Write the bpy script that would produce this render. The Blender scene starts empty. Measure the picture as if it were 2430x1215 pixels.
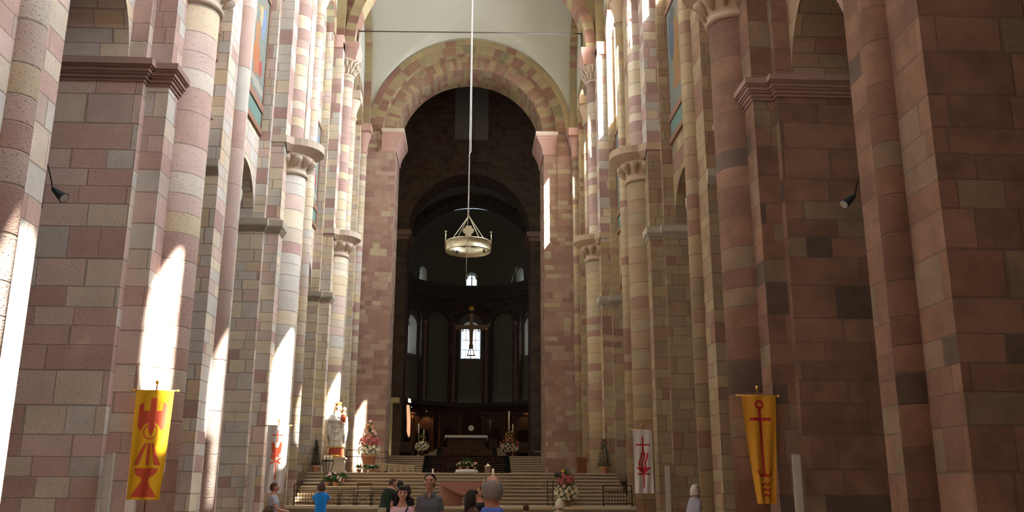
import bpy, math, random
from mathutils import Vector, Matrix
R=random.Random(7)
PI=math.pi
sc=bpy.context.scene
COL=sc.collection
sin,cos,sqrt=math.sin,math.cos,math.sqrt

# ------------------------------------------------------------------ camera
F=2150.0
up=Vector((32,8358,-F)).normalized()
fw=Vector((-105,-552.5,-F)); fw=(fw-up*fw.dot(up)).normalized()
rt=fw.cross(up)
CAMP=Vector((0.19,0,1.65))
Mw=Matrix((rt,fw,up))
cd=bpy.data.cameras.new('camera'); cam=bpy.data.objects.new('camera',cd); COL.objects.link(cam)
cam.matrix_world=Matrix.Translation(CAMP)@Mw.to_4x4()
cd.sensor_width=36; cd.lens=F/2430*36; cd.clip_end=400; cd.clip_start=.05
sc.camera=cam
def at(px,py,Y):
    d=Mw@Vector((px-1215,607.5-py,-F)); t=Y/d.y
    return Vector((CAMP.x+d.x*t, Y, CAMP.z+d.z*t))

# ------------------------------------------------------------------ mesh builder
class G:
    def __init__(s,origin=(0,0,0)):
        s.V=[];s.Fc=[];s.UV=[];s.MI=[];s.SM=[];s.o=Vector(origin)
    def face(s,pts,uv=None,mi=0,sm=False):
        b=len(s.V); s.V+= [Vector(p) for p in pts]; s.Fc.append(tuple(range(b,b+len(pts))))
        if uv is None:
            p=[Vector(q) for q in pts]; n=Vector((0,0,0))
            for i in range(len(p)):
                n+=(p[i]-p[0]).cross(p[(i+1)%len(p)]-p[0])
            a=[abs(n.x),abs(n.y),abs(n.z)]
            if a[2]>a[0] and a[2]>a[1]: uv=[(q.x,q.y) for q in p]
            elif a[0]>a[1]: uv=[(q.y,q.z) for q in p]
            else: uv=[(q.x,q.z) for q in p]
        s.UV+=list(uv); s.MI.append(mi); s.SM.append(sm)
    def box(s,x0,x1,y0,y1,z0,z1,mi=0,skip=''):
        if x0>x1:x0,x1=x1,x0
        if y0>y1:y0,y1=y1,y0
        P=lambda x,y,z:(x,y,z)
        if 'w' not in skip: s.face([P(x0,y0,z0),P(x1,y0,z0),P(x1,y0,z1),P(x0,y0,z1)],mi=mi)
        s.face([P(x1,y1,z0),P(x0,y1,z0),P(x0,y1,z1),P(x1,y1,z1)],mi=mi)
        s.face([P(x0,y1,z0),P(x0,y0,z0),P(x0,y0,z1),P(x0,y1,z1)],mi=mi)
        s.face([P(x1,y0,z0),P(x1,y1,z0),P(x1,y1,z1),P(x1,y0,z1)],mi=mi)
        s.face([P(x0,y0,z1),P(x1,y0,z1),P(x1,y1,z1),P(x0,y1,z1)],mi=mi)
        s.face([P(x0,y1,z0),P(x1,y1,z0),P(x1,y0,z0),P(x0,y0,z0)],mi=mi)
        return s
    def prism(s,poly,z0,z1,mi=0):
        n=len(poly)
        for i in range(n):
            a,b=poly[i],poly[(i+1)%n]
            s.face([(a[0],a[1],z0),(b[0],b[1],z0),(b[0],b[1],z1),(a[0],a[1],z1)],mi=mi)
        s.face([(p[0],p[1],z1) for p in poly],mi=mi); s.face([(p[0],p[1],z0) for p in reversed(poly)],mi=mi)
        return s
    def lathe(s,c,prof,n=24,a0=0,a1=2*PI,mi=0,sx=1,sy=1,sm=True,cap=True):
        # prof: list (r,z); separate verts per ring shared
        cx,cy,cz=c; full=abs(a1-a0-2*PI)<1e-6
        cols=n if full else n+1
        b=len(s.V)
        for (r,z) in prof:
            for i in range(cols):
                a=a0+(a1-a0)*i/n
                s.V.append(Vector((cx+r*cos(a)*sx,cy+r*sin(a)*sy,cz+z)))
        vv=0
        for j in range(len(prof)-1):
            for i in range(n):
                i2=(i+1)%cols if full else i+1
                s.Fc.append((b+j*cols+i,b+j*cols+i2,b+(j+1)*cols+i2,b+(j+1)*cols+i))
                z0,z1=cz+prof[j][1],cz+prof[j+1][1]
                s.UV+=[(.5,z0),(.5,z0),(.5,z1),(.5,z1)]; s.MI.append(mi); s.SM.append(sm)
        if cap:
            for j,rev in ((0,True),(len(prof)-1,False)):
                if prof[j][0]>1e-4:
                    ids=[b+j*cols+i for i in range(cols)]
                    if rev: ids.reverse()
                    s.Fc.append(tuple(ids)); s.UV+=[(s.V[k].x,s.V[k].y) for k in ids]; s.MI.append(mi); s.SM.append(False)
        return s
    def tube(s,pts,rad,n=8,mi=0,cap=True):
        pts=[Vector(p) for p in pts]
        if not isinstance(rad,(list,tuple)): rad=[rad]*len(pts)
        b=len(s.V); prev=None
        for k,p in enumerate(pts):
            d=(pts[min(k+1,len(pts)-1)]-pts[max(k-1,0)]).normalized()
            if prev is None:
                u=d.orthogonal().normalized()
            else:
                u=(prev-d*prev.dot(d)).normalized()
            prev=u; w=d.cross(u)
            for i in range(n):
                a=2*PI*i/n; s.V.append(p+(u*cos(a)+w*sin(a))*rad[k])
        for k in range(len(pts)-1):
            for i in range(n):
                j=(i+1)%n
                s.Fc.append((b+k*n+i,b+k*n+j,b+(k+1)*n+j,b+(k+1)*n+i)); s.UV+=[(i/n,k),(i/n+1/n,k),(i/n+1/n,k+1),(i/n,k+1)]; s.MI.append(mi); s.SM.append(True)
        if cap:
            for k,rev in ((0,True),(len(pts)-1,False)):
                ids=[b+k*n+i for i in range(n)]
                if rev: ids.reverse()
                s.Fc.append(tuple(ids)); s.UV+=[(0,0)]*n; s.MI.append(mi); s.SM.append(False)
        return s
    def ell(s,c,r,n=16,m=10,mi=0,fn=None,rot=None,z0=-1,z1=1):
        b=len(s.V); c=Vector(c)
        t0=math.acos(max(-1,min(1,z1))); t1=math.acos(max(-1,min(1,z0)))
        for j in range(m+1):
            t=t0+(t1-t0)*j/m
            for i in range(n):
                a=2*PI*i/n
                v=Vector((r[0]*sin(t)*cos(a),r[1]*sin(t)*sin(a),r[2]*cos(t)))
                if fn: v=fn(v)
                if rot: v=rot@v
                s.V.append(c+v)
        for j in range(m):
            for i in range(n):
                k=(i+1)%n
                s.Fc.append((b+j*n+i,b+(j+1)*n+i,b+(j+1)*n+k,b+j*n+k)); s.UV+=[(0,0)]*4; s.MI.append(mi); s.SM.append(True)
        return s
    def loft(s,secs,n=20,mi=0):
        # secs: (z,cx,cy,rx,ry,power)
        b=len(s.V)
        for (z,cx,cy,rx,ry) in secs:
            for i in range(n):
                a=2*PI*i/n; ca,sa=cos(a),sin(a); p=.85
                s.V.append(Vector((cx+rx*math.copysign(abs(ca)**p,ca),cy+ry*math.copysign(abs(sa)**p,sa),z)))
        for k in range(len(secs)-1):
            for i in range(n):
                j=(i+1)%n
                s.Fc.append((b+k*n+i,b+k*n+j,b+(k+1)*n+j,b+(k+1)*n+i)); s.UV+=[(i/n,secs[k][0])]*2+[(i/n,secs[k+1][0])]*2; s.MI.append(mi); s.SM.append(True)
        for k,rev in ((0,True),(len(secs)-1,False)):
            ids=[b+k*n+i for i in range(n)]
            if rev: ids.reverse()
            s.Fc.append(tuple(ids)); s.UV+=[(0,0)]*n; s.MI.append(mi); s.SM.append(True)
        return s
    def grid(s,fn,nu,nv,uvf=None,mi=0,sm=True,mif=None,flip=False):
        b=len(s.V)
        for j in range(nv+1):
            for i in range(nu+1):
                s.V.append(Vector(fn(i/nu,j/nv)))
        w=nu+1
        for j in range(nv):
            for i in range(nu):
                q=(b+j*w+i,b+j*w+i+1,b+(j+1)*w+i+1,b+(j+1)*w+i)
                cs=[(i/nu,j/nv),((i+1)/nu,j/nv),((i+1)/nu,(j+1)/nv),(i/nu,(j+1)/nv)]
                if flip: q=q[::-1]; cs=cs[::-1]
                s.Fc.append(q)
                s.UV+=[uvf(*c) if uvf else c for c in cs]
                s.MI.append(mif((i+.5)/nu,(j+.5)/nv) if mif else mi); s.SM.append(sm)
        return s
    def mesh(s,name,mats):
        me=bpy.data.meshes.new(name)
        me.from_pydata([tuple(v-s.o) for v in s.V],[],s.Fc)
        uvl=me.uv_layers.new(name='UVMap')
        flat=[c for p in s.UV for c in p]
        uvl.data.foreach_set('uv',flat)
        me.polygons.foreach_set('material_index',s.MI)
        me.polygons.foreach_set('use_smooth',s.SM)
        for m in (mats if isinstance(mats,(list,tuple)) else [mats]): me.materials.append(m)
        me.update()
        return me
    def build(s,name,mats,parent=None,merge=False):
        me=s.mesh(name,mats)
        if merge:
            import bmesh
            bm=bmesh.new(); bm.from_mesh(me); bmesh.ops.remove_doubles(bm,verts=bm.verts,dist=1e-4); bm.to_mesh(me); bm.free()
        o=bpy.data.objects.new(name,me); COL.objects.link(o)
        o.location=s.o
        if parent:
            o.parent=parent
            if parent.type=='EMPTY' or True:
                o.location=s.o-wl(parent)
        return o
def wl(o):
    v=Vector(o.location)
    while o.parent: o=o.parent; v=v+Vector(o.location)
    return v
def tag(o,label=None,cat=None,group=None,kind=None):
    if label:o['label']=label
    if cat:o['category']=cat
    if group:o['group']=group
    if kind:o['kind']=kind
    return o
def thing(name,label,cat,loc=(0,0,0),group=None,rz=0):
    o=bpy.data.objects.new(name,None); COL.objects.link(o); o.location=loc; o.rotation_euler=(0,0,rz); o.empty_display_size=.2
    return tag(o,label,cat,group)
def struct(name,g,m):
    o=g.build(name,m); o['kind']='structure'; return o
def part(name,g,m,par):
    """g in local coordinates of par (origin 0)"""
    me=g.mesh(name,m); o=bpy.data.objects.new(name,me); COL.objects.link(o); o.parent=par; return o
def copytree(o,parent=None):
    c=o.copy(); COL.objects.link(c)
    if parent: c.parent=parent
    for ch in o.children: copytree(ch,c)
    return c

# ------------------------------------------------------------------ materials
MATS={}
def newmat(name):
    m=bpy.data.materials.new(name); m.use_nodes=True
    nt=m.node_tree; bs=nt.nodes['Principled BSDF']; return m,nt,bs
def N(nt,t,**k):
    n=nt.nodes.new(t)
    for a,v in k.items():
        if a in n.bl_rna.properties: setattr(n,a,v)
        else: n.inputs[a].default_value=v
    return n
def mth(nt,op,a,b=None,c=None):
    n=nt.nodes.new('ShaderNodeMath'); n.operation=op
    for i,x in enumerate((a,b,c)):
        if x is None: continue
        if isinstance(x,(int,float)): n.inputs[i].default_value=x
        else: nt.links.new(x,n.inputs[i])
    return n.outputs[0]
def plain(name,col,rough=.7,metal=0,emit=0,var=.12,scale=8,bump=0,spec=.3,sheen=0):
    m,nt,bs=newmat(name); L=nt.links
    tc=N(nt,'ShaderNodeTexCoord'); no=N(nt,'ShaderNodeTexNoise'); no.inputs['Scale'].default_value=scale; no.inputs['Detail'].default_value=4
    L.new(tc.outputs['Object'],no.inputs['Vector'])
    mx=N(nt,'ShaderNodeMix'); mx.data_type='RGBA'
    mx.inputs[6].default_value=(*[c*(1-var) for c in col],1); mx.inputs[7].default_value=(*[min(1,c*(1+var)) for c in col],1)
    L.new(no.outputs['Fac'],mx.inputs[0]); L.new(mx.outputs[2],bs.inputs['Base Color'])
    bs.inputs['Roughness'].default_value=rough; bs.inputs['Metallic'].default_value=metal
    bs.inputs['Specular IOR Level'].default_value=spec
    if bump:
        bp=N(nt,'ShaderNodeBump'); bp.inputs['Strength'].default_value=bump; bp.inputs['Distance'].default_value=.02
        L.new(no.outputs['Fac'],bp.inputs['Height']); L.new(bp.outputs[0],bs.inputs['Normal'])
    if emit:
        bs.inputs['Emission Color'].default_value=(*col,1); bs.inputs['Emission Strength'].default_value=emit
    return m
def stone(name,pal,w=.85,h=.46,mortar=(.31,.255,.21),mw=.015,drum=False,rough=.85,pock=.3,jit=.3,mort_amt=.75,dark=0.12):
    """ashlar masonry from the UV map (metres): random block colour, joints, tooling marks"""
    m,nt,bs=newmat(name); L=nt.links
    uv=N(nt,'ShaderNodeUVMap'); sp=N(nt,'ShaderNodeSeparateXYZ'); L.new(uv.outputs[0],sp.inputs[0])
    oi=N(nt,'ShaderNodeObjectInfo')
    seed=mth(nt,'MULTIPLY',oi.outputs['Random'],57.0)
    u,v=sp.outputs[0],sp.outputs[1]
    # varied course height
    sv=mth(nt,'SINE',mth(nt,'ADD',mth(nt,'MULTIPLY',v,2.3/h*.46),seed))
    vv=mth(nt,'ADD',mth(nt,'DIVIDE',v,h),mth(nt,'MULTIPLY',sv,jit))
    vv=mth(nt,'ADD',vv,mth(nt,'MULTIPLY',seed,.37))
    row=mth(nt,'FLOOR',vv); fv=mth(nt,'FRACT',vv)
    wn=N(nt,'ShaderNodeTexWhiteNoise'); wn.noise_dimensions='2D'
    cb=N(nt,'ShaderNodeCombineXYZ'); L.new(row,cb.inputs[0]); L.new(seed,cb.inputs[1]); L.new(cb.outputs[0],wn.inputs['Vector'])
    if drum:
        col=0.0; dv=mth(nt,'MULTIPLY',mth(nt,'MINIMUM',fv,mth(nt,'SUBTRACT',1,fv)),h); dist=dv
    else:
        ww=mth(nt,'MULTIPLY',mth(nt,'ADD',mth(nt,'MULTIPLY',wn.outputs['Value'],.7),.7),w)
        uu=mth(nt,'ADD',mth(nt,'DIVIDE',mth(nt,'ADD',u,500),ww),mth(nt,'MULTIPLY',wn.outputs['Value'],17.3))
        su=mth(nt,'MULTIPLY',mth(nt,'SINE',mth(nt,'MULTIPLY',uu,2.1)),.22); uu=mth(nt,'ADD',uu,su)
        col=mth(nt,'FLOOR',uu); fu=mth(nt,'FRACT',uu)
        du=mth(nt,'MULTIPLY',mth(nt,'MINIMUM',fu,mth(nt,'SUBTRACT',1,fu)),ww)
        dv=mth(nt,'MULTIPLY',mth(nt,'MINIMUM',fv,mth(nt,'SUBTRACT',1,fv)),h)
        dist=mth(nt,'MINIMUM',du,dv)
    cc=N(nt,'ShaderNodeCombineXYZ'); L.new(row,cc.inputs[0]); L.new(seed,cc.inputs[2])
    if not drum: L.new(col,cc.inputs[1])
    w2=N(nt,'ShaderNodeTexWhiteNoise'); w2.noise_dimensions='3D'; L.new(cc.outputs[0],w2.inputs['Vector'])
    cr=N(nt,'ShaderNodeValToRGB'); cr.color_ramp.interpolation='CONSTANT'
    el=cr.color_ramp.elements
    tot=sum(p[0] for p in pal); a=0
    while len(el)<len(pal): el.new(.5)
    for i,(wt,c) in enumerate(pal):
        el[i].position=a/tot; el[i].color=(*c,1); a+=wt
    L.new(w2.outputs['Value'],cr.inputs[0])
    tc=N(nt,'ShaderNodeTexCoord')
    n1=N(nt,'ShaderNodeTexNoise'); n1.inputs['Scale'].default_value=1.3; n1.inputs['Detail'].default_value=5; n1.inputs['Roughness'].default_value=.6
    n2=N(nt,'ShaderNodeTexNoise'); n2.inputs['Scale'].default_value=14; n2.inputs['Detail'].default_value=4
    mp=N(nt,'ShaderNodeMapping'); mp.inputs['Scale'].default_value=(1,1,3.2); L.new(tc.outputs['Object'],mp.inputs[0])
    L.new(mp.outputs[0],n2.inputs['Vector']); L.new(tc.outputs['Object'],n1.inputs['Vector'])
    # brightness multiplier
    br=mth(nt,'ADD',mth(nt,'MULTIPLY',mth(nt,'SUBTRACT',n1.outputs['Fac'],.5),dark*4),1.0)
    br=mth(nt,'ADD',br,mth(nt,'MULTIPLY',mth(nt,'SUBTRACT',n2.outputs['Fac'],.5),.35))
    br=mth(nt,'MULTIPLY',br,mth(nt,'ADD',mth(nt,'MULTIPLY',w2.outputs['Value'],0),1))
    sc_=N(nt,'ShaderNodeVectorMath'); sc_.operation='SCALE'; L.new(cr.outputs[0],sc_.inputs[0]); L.new(br,sc_.inputs['Scale'])
    mk=N(nt,'ShaderNodeMapRange'); mk.inputs['From Min'].default_value=mw*.5; mk.inputs['From Max'].default_value=mw*1.5; mk.inputs['To Min'].default_value=mort_amt; mk.inputs['To Max'].default_value=0
    L.new(dist,mk.inputs['Value'])
    mx=N(nt,'ShaderNodeMix'); mx.data_type='RGBA'; L.new(mk.outputs[0],mx.inputs[0]); L.new(sc_.outputs[0],mx.inputs[6]); mx.inputs[7].default_value=(*mortar,1)
    out=mx.outputs[2]
    hgt=mth(nt,'MULTIPLY',mk.outputs[0],-1.0)
    if pock:
        vo=N(nt,'ShaderNodeTexVoronoi'); vo.inputs['Scale'].default_value=13; L.new(tc.outputs['Object'],vo.inputs['Vector'])
        pk=N(nt,'ShaderNodeMapRange'); pk.inputs['From Min'].default_value=.1; pk.inputs['From Max'].default_value=.25; pk.inputs['To Min'].default_value=pock; pk.inputs['To Max'].default_value=0
        L.new(vo.outputs['Distance'],pk.inputs['Value'])
        m3=N(nt,'ShaderNodeMix'); m3.data_type='RGBA'; L.new(pk.outputs[0],m3.inputs[0]); L.new(out,m3.inputs[6]); m3.inputs[7].default_value=(.16,.10,.08,1); out=m3.outputs[2]
        hgt=mth(nt,'SUBTRACT',hgt,pk.outputs[0])
    hgt=mth(nt,'ADD',hgt,mth(nt,'MULTIPLY',n2.outputs['Fac'],.8))
    bp=N(nt,'ShaderNodeBump'); bp.inputs['Strength'].default_value=.45; bp.inputs['Distance'].default_value=.02
    L.new(hgt,bp.inputs['Height']); L.new(bp.outputs[0],bs.inputs['Normal'])
    L.new(out,bs.inputs['Base Color']); bs.inputs['Roughness'].default_value=rough; bs.inputs['Specular IOR Level'].default_value=.2
    return m
PINK=(.49,.345,.30); PINK2=(.56,.435,.385); ROSE=(.41,.275,.245); DROSE=(.27,.145,.125); GREY=(.53,.50,.455); GREY2=(.44,.41,.375); CREAM=(.60,.50,.345); CREAM2=(.64,.56,.43); OCHR=(.55,.40,.22); SAND=(.56,.48,.39)
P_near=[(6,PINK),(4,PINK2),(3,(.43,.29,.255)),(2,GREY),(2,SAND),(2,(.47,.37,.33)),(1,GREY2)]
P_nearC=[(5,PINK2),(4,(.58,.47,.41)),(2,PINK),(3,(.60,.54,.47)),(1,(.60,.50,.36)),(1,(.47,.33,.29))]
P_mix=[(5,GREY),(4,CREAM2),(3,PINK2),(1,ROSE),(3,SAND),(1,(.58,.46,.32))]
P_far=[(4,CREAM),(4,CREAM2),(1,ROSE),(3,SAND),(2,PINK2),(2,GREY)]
P_nearR=[(6,(.25,.143,.096)),(4,(.28,.165,.112)),(3,(.215,.125,.087)),(2,(.26,.19,.125)),(1,(.13,.095,.075))]  # right-side palettes: browner stone, with that side's shade put into the colour
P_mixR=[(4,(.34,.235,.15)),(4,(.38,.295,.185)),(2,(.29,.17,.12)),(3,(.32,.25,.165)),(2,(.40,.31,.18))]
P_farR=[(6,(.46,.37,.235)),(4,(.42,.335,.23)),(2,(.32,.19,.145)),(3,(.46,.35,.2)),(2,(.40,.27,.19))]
P_red=[(6,(.42,.275,.22)),(5,(.375,.235,.185)),(3,(.33,.20,.165)),(3,(.45,.335,.26)),(2,(.50,.42,.29))]
P_dark=[(4,(.115,.088,.07)),(3,(.14,.108,.085)),(2,(.095,.072,.06))]  # darkness of crossing and choir put into the block colours
def lift(P,k=1.13): return [(w_,tuple(min(.82,c*k) for c in col)) for w_,col in P]
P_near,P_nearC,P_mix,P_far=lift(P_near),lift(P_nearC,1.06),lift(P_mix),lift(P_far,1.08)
S={}
S['near']=stone('stone_rose_blocks',P_near,w=.95,h=.50,pock=.35)
S['near_c']=stone('stone_rose_drums',P_nearC,h=.58,drum=True,pock=.45)
S['mix']=stone('stone_mixed_blocks',P_mix,w=.8,h=.40,pock=.1)
S['mix_c']=stone('stone_mixed_drums',P_mix,h=.50,drum=True,pock=.1)
S['far']=stone('stone_cream_blocks',P_far,w=.75,h=.36,pock=0)
S['far_c']=stone('stone_cream_drums',P_far,h=.42,drum=True,pock=0)
S['nearR']=stone('stone_brown_shaded_blocks',P_nearR,w=1.0,h=.52,pock=.1,dark=.32,mortar=(.15,.11,.085),mort_amt=.6)
S['nearR_c']=stone('stone_brown_shaded_drums',P_nearR,h=.55,drum=True,pock=.1,dark=.30,mortar=(.15,.11,.085),mort_amt=.6)
S['mixR']=stone('stone_tan_shaded_blocks',P_mixR,w=.8,h=.42,pock=0,dark=.15,mortar=(.15,.11,.085),mort_amt=.6)
S['mixR_c']=stone('stone_tan_shaded_drums',P_mixR,h=.52,drum=True,pock=0,dark=.15,mortar=(.15,.11,.085),mort_amt=.6)
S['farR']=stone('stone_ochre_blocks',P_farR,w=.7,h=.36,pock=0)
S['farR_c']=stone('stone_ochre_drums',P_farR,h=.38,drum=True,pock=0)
S['pinkshaft']=stone('stone_pink_shaft',[(4,PINK2),(2,PINK),(1,GREY)],h=1.5,drum=True,pock=.05)
S['red']=stone('stone_red_wall',P_red,w=.62,h=.36,pock=0,mort_amt=.5)
S['dark']=stone('stone_shaded_wall',P_dark,w=.6,h=.35,pock=0,mort_amt=.3)
S['band']=stone('stone_banded_upper',[(1,ROSE),(1,CREAM2),(1,GREY),(1,PINK)],w=1.4,h=.42,pock=0)
S['band_c']=stone('stone_banded_upper_drums',[(2,ROSE),(2,CREAM2),(1,PINK),(1,CREAM)],h=.42,drum=True,pock=0)
S['vring']=stone('stone_ring_blocks',[(3,(.29,.16,.12)),(4,(.42,.33,.19)),(1,(.36,.29,.17))],h=.85,drum=True,pock=0,jit=.2)
S['vous']=stone('stone_voussoirs',[(3,(.28,.155,.115)),(3,(.40,.32,.18)),(2,(.36,.29,.17)),(1,(.25,.225,.14)),(2,(.34,.20,.135))],h=.46,drum=True,pock=0,jit=.15)
S['soff']=stone('stone_soffit',[(3,(.33,.19,.135)),(3,(.44,.34,.20)),(2,(.38,.30,.185)),(2,(.37,.23,.17))],w=.8,h=.34,pock=0)
S['cap']=plain('stone_capital_pale',(.60,.50,.40),.8,var=.12,scale=3,bump=.2)
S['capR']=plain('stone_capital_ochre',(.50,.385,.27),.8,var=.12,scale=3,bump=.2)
S['imp']=plain('stone_impost_brown',(.36,.235,.20),.8,var=.15,scale=4,bump=.2)
S['impg']=plain('stone_impost_pale',(.46,.42,.34),.8,var=.15,scale=4,bump=.2)
S['plaster']=plain('lime_plaster_cream',(.62,.625,.54),.9,var=.05,scale=.5,bump=.05)
S['plasterdk']=plain('plaster_shaded_grey',(.24,.24,.19),.9,var=.08,scale=.7)  # plaster with the dimness of the choir put into its colour
S['step']=plain('sandstone_shaded_steps',(.31,.24,.165),.7,var=.15,scale=2.5,bump=.1)  # darker than the treads: shadow on the risers put into the colour
S['riser']=plain('sandstone_tread_edge',(.52,.43,.31),.7,var=.1,scale=3)
S['pinkimp']=plain('stone_impost_pink',(.52,.33,.28),.8,var=.12,scale=3,bump=.15)
M=dict(
 iron=plain('wrought_iron',(.035,.03,.028),.5,.6),
 brass=plain('aged_brass_silver',(.62,.57,.40),.42,.85,var=.25,scale=5,bump=.1),
 gold=plain('gilt_metal',(.75,.48,.10),.35,.6),
 wood=plain('brown_wood',(.22,.09,.04),.5,var=.25,scale=6),
 woodlt=plain('light_wood',(.60,.48,.30),.6),
 wooddk=plain('dark_oak',(.07,.038,.022),.6,var=.3),
 terra=plain('terracotta',(.55,.26,.15),.8),
 leaf=plain('leaf_green',(.05,.15,.035),.6,var=.5,scale=20),
 leafdk=plain('conifer_green',(.016,.06,.026),.6,var=.5,scale=14),
 white=plain('white_linen',(.78,.76,.74),.8,var=.04),
 wax=plain('candle_wax',(.85,.80,.62),.5),
 petalw=plain('petal_white',(.85,.83,.68),.6,var=.06),
 petalp=plain('petal_pink',(.72,.20,.20),.6,var=.2,scale=12),
 petall=plain('petal_pale_pink',(.80,.50,.48),.6),
 petaly=plain('petal_yellow',(.75,.52,.08),.6),
 petalo=plain('petal_orange',(.80,.42,.16),.6),
 red=plain('altar_red_stone',(.40,.20,.15),.55,var=.1,scale=4),
 strand=plain('pale_rope',(.62,.60,.58),.6),
 rod=plain('dark_tie_rod',(.09,.07,.06),.6),
 grey=plain('grey_enamel',(.45,.44,.38),.5),
 dkgrey=plain('dark_metal_grey',(.06,.08,.09),.35,.3),
)
def glassmat():
    m,nt,bs=newmat('window_glass'); nt.nodes.remove(bs)
    o=nt.nodes['Material Output']; t=N(nt,'ShaderNodeBsdfTransparent'); t.inputs[0].default_value=(.93,.95,.96,1)
    g=N(nt,'ShaderNodeBsdfGlossy'); g.inputs['Roughness'].default_value=.05; x=N(nt,'ShaderNodeMixShader'); x.inputs[0].default_value=.05
    nt.links.new(t.outputs[0],x.inputs[1]); nt.links.new(g.outputs[0],x.inputs[2]); nt.links.new(x.outputs[0],o.inputs[0]); return m
M['glass']=glassmat()
def litglass():
    m,nt,bs=newmat('daylit_leaded_glass'); L=nt.links
    tc=N(nt,'ShaderNodeUVMap'); vo=N(nt,'ShaderNodeTexVoronoi'); vo.feature='DISTANCE_TO_EDGE'; vo.inputs['Scale'].default_value=5
    L.new(tc.outputs[0],vo.inputs['Vector'])
    mr=N(nt,'ShaderNodeMapRange'); mr.inputs['From Max'].default_value=.06; mr.inputs['To Min'].default_value=.55; mr.inputs['To Max'].default_value=1
    L.new(vo.outputs['Distance'],mr.inputs['Value'])
    st=mth(nt,'MULTIPLY',mr.outputs[0],LITS)
    bs.inputs['Base Color'].default_value=(.5,.55,.6,1); bs.inputs['Emission Color'].default_value=(.86,.92,1,1); L.new(st,bs.inputs['Emission Strength'])
    return m
LITS=2.0
M['lit']=litglass()

# ------------------------------------------------------------------ generic pierced wall
def pierced(g,mapf,s0,s1,z0,z1,ops,d0,d1,mi=0,miR=None,back=True,nseg=14,top=None,maxds=1.5):
    """wall slab between depths d0 (front) and d1 (back). ops=(centre,half,zbottom,zspring[,splay])"""
    if miR is None: miR=mi
    cuts={s0,s1}
    for o in ops:
        c,a=o[0],o[1]
        for i in range(nseg+1):
            cuts.add(round(c-a*cos(PI*i/nseg),5))
    if top:
        for i in range(41): cuts.add(round(s0+(s1-s0)*i/40,5))
    cl=sorted(x for x in cuts if s0-1e-6<=x<=s1+1e-6)
    out=[cl[0]]
    for x in cl[1:]:
        if x-out[-1]<1e-4: continue
        k=int((x-out[-1])/maxds)
        for q in range(1,k+1): out.append(out[-1]+(x-out[-1])/(k-q+2))
        out.append(x)
    cl=out
    def arch(o,x,which):
        t=max(0,1-((x-o[0])/o[1])**2)
        return o[3]+o[1]*sqrt(t)
    for a,b in zip(cl,cl[1:]):
        m=(a+b)/2
        act=sorted([o for o in ops if abs(m-o[0])<o[1]],key=lambda o:o[2])
        lo=(z0,z0)
        spans=[]
        for o in act:
            if o[2]>lo[0]+1e-4: spans.append((lo,(o[2],o[2])))
            lo=(arch(o,a,0),arch(o,b,0))
        tt=(top(a),top(b)) if top else (z1,z1)
        spans.append((lo,tt))
        for (l,h) in spans:
            if max(h[0]-l[0],h[1]-l[1])<1e-4: continue
            g.face([mapf(a,l[0],d0),mapf(b,l[1],d0),mapf(b,h[1],d0),mapf(a,h[0],d0)],uv=[(a,l[0]),(b,l[1]),(b,h[1]),(a,h[0])],mi=mi)
            if back: g.face([mapf(b,l[1],d1),mapf(a,l[0],d1),mapf(a,h[0],d1),mapf(b,h[1],d1)],uv=[(b,l[1]),(a,l[0]),(a,h[0]),(b,h[1])],mi=mi)
    for o in ops:
        c,a,zb,zs=o[:4]; sp=o[4] if len(o)>4 else 0   # splay: front opening larger than back
        ab=a-sp
        pts=[(-1,None)]; arc=0
        def pt(i,d):
            aa=a if d==d0 else ab
            return mapf(c-aa*cos(PI*i/nseg),zs+aa*sin(PI*i/nseg),d)
        for i in range(nseg):
            l0=a*PI*i/nseg; l1=a*PI*(i+1)/nseg
            g.face([pt(i,d0),pt(i+1,d0),pt(i+1,d1),pt(i,d1)],uv=[(0,zs+l0),(0,zs+l1),(abs(d1-d0),zs+l1),(abs(d1-d0),zs+l0)],mi=miR)
        for sg in (-1,1):
            if zs-zb<1e-3: continue
            g.face([mapf(c+sg*a,zb,d0),mapf(c+sg*a,zs,d0),mapf(c+sg*ab,zs,d1),mapf(c+sg*ab,zb,d1)],uv=[(0,zb),(0,zs),(abs(d1-d0),zs),(abs(d1-d0),zb)],mi=miR)
        if zb>z0+1e-3:
            zi=zb+sp
            g.face([mapf(c-a,zb,d0),mapf(c+a,zb,d0),mapf(c+ab,zi,d1),mapf(c-ab,zi,d1)],mi=miR)
            if sp: g.face([mapf(c-ab,zb,d1),mapf(c+ab,zb,d1),mapf(c+ab,zi,d1),mapf(c-ab,zi,d1)],mi=miR)
        if sp:  # ring to fill between splayed back and wall back
            for i in range(nseg):
                aa=lambda i,r:mapf(c-r*cos(PI*i/nseg),zs+r*sin(PI*i/nseg),d1)
                g.face([aa(i,ab),aa(i+1,ab),aa(i+1,a),aa(i,a)],mi=miR)
            for sg in (-1,1):
                g.face([mapf(c+sg*ab,zb,d1),mapf(c+sg*ab,zs,d1),mapf(c+sg*a,zs,d1),mapf(c+sg*a,zb,d1)],mi=miR)
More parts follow.
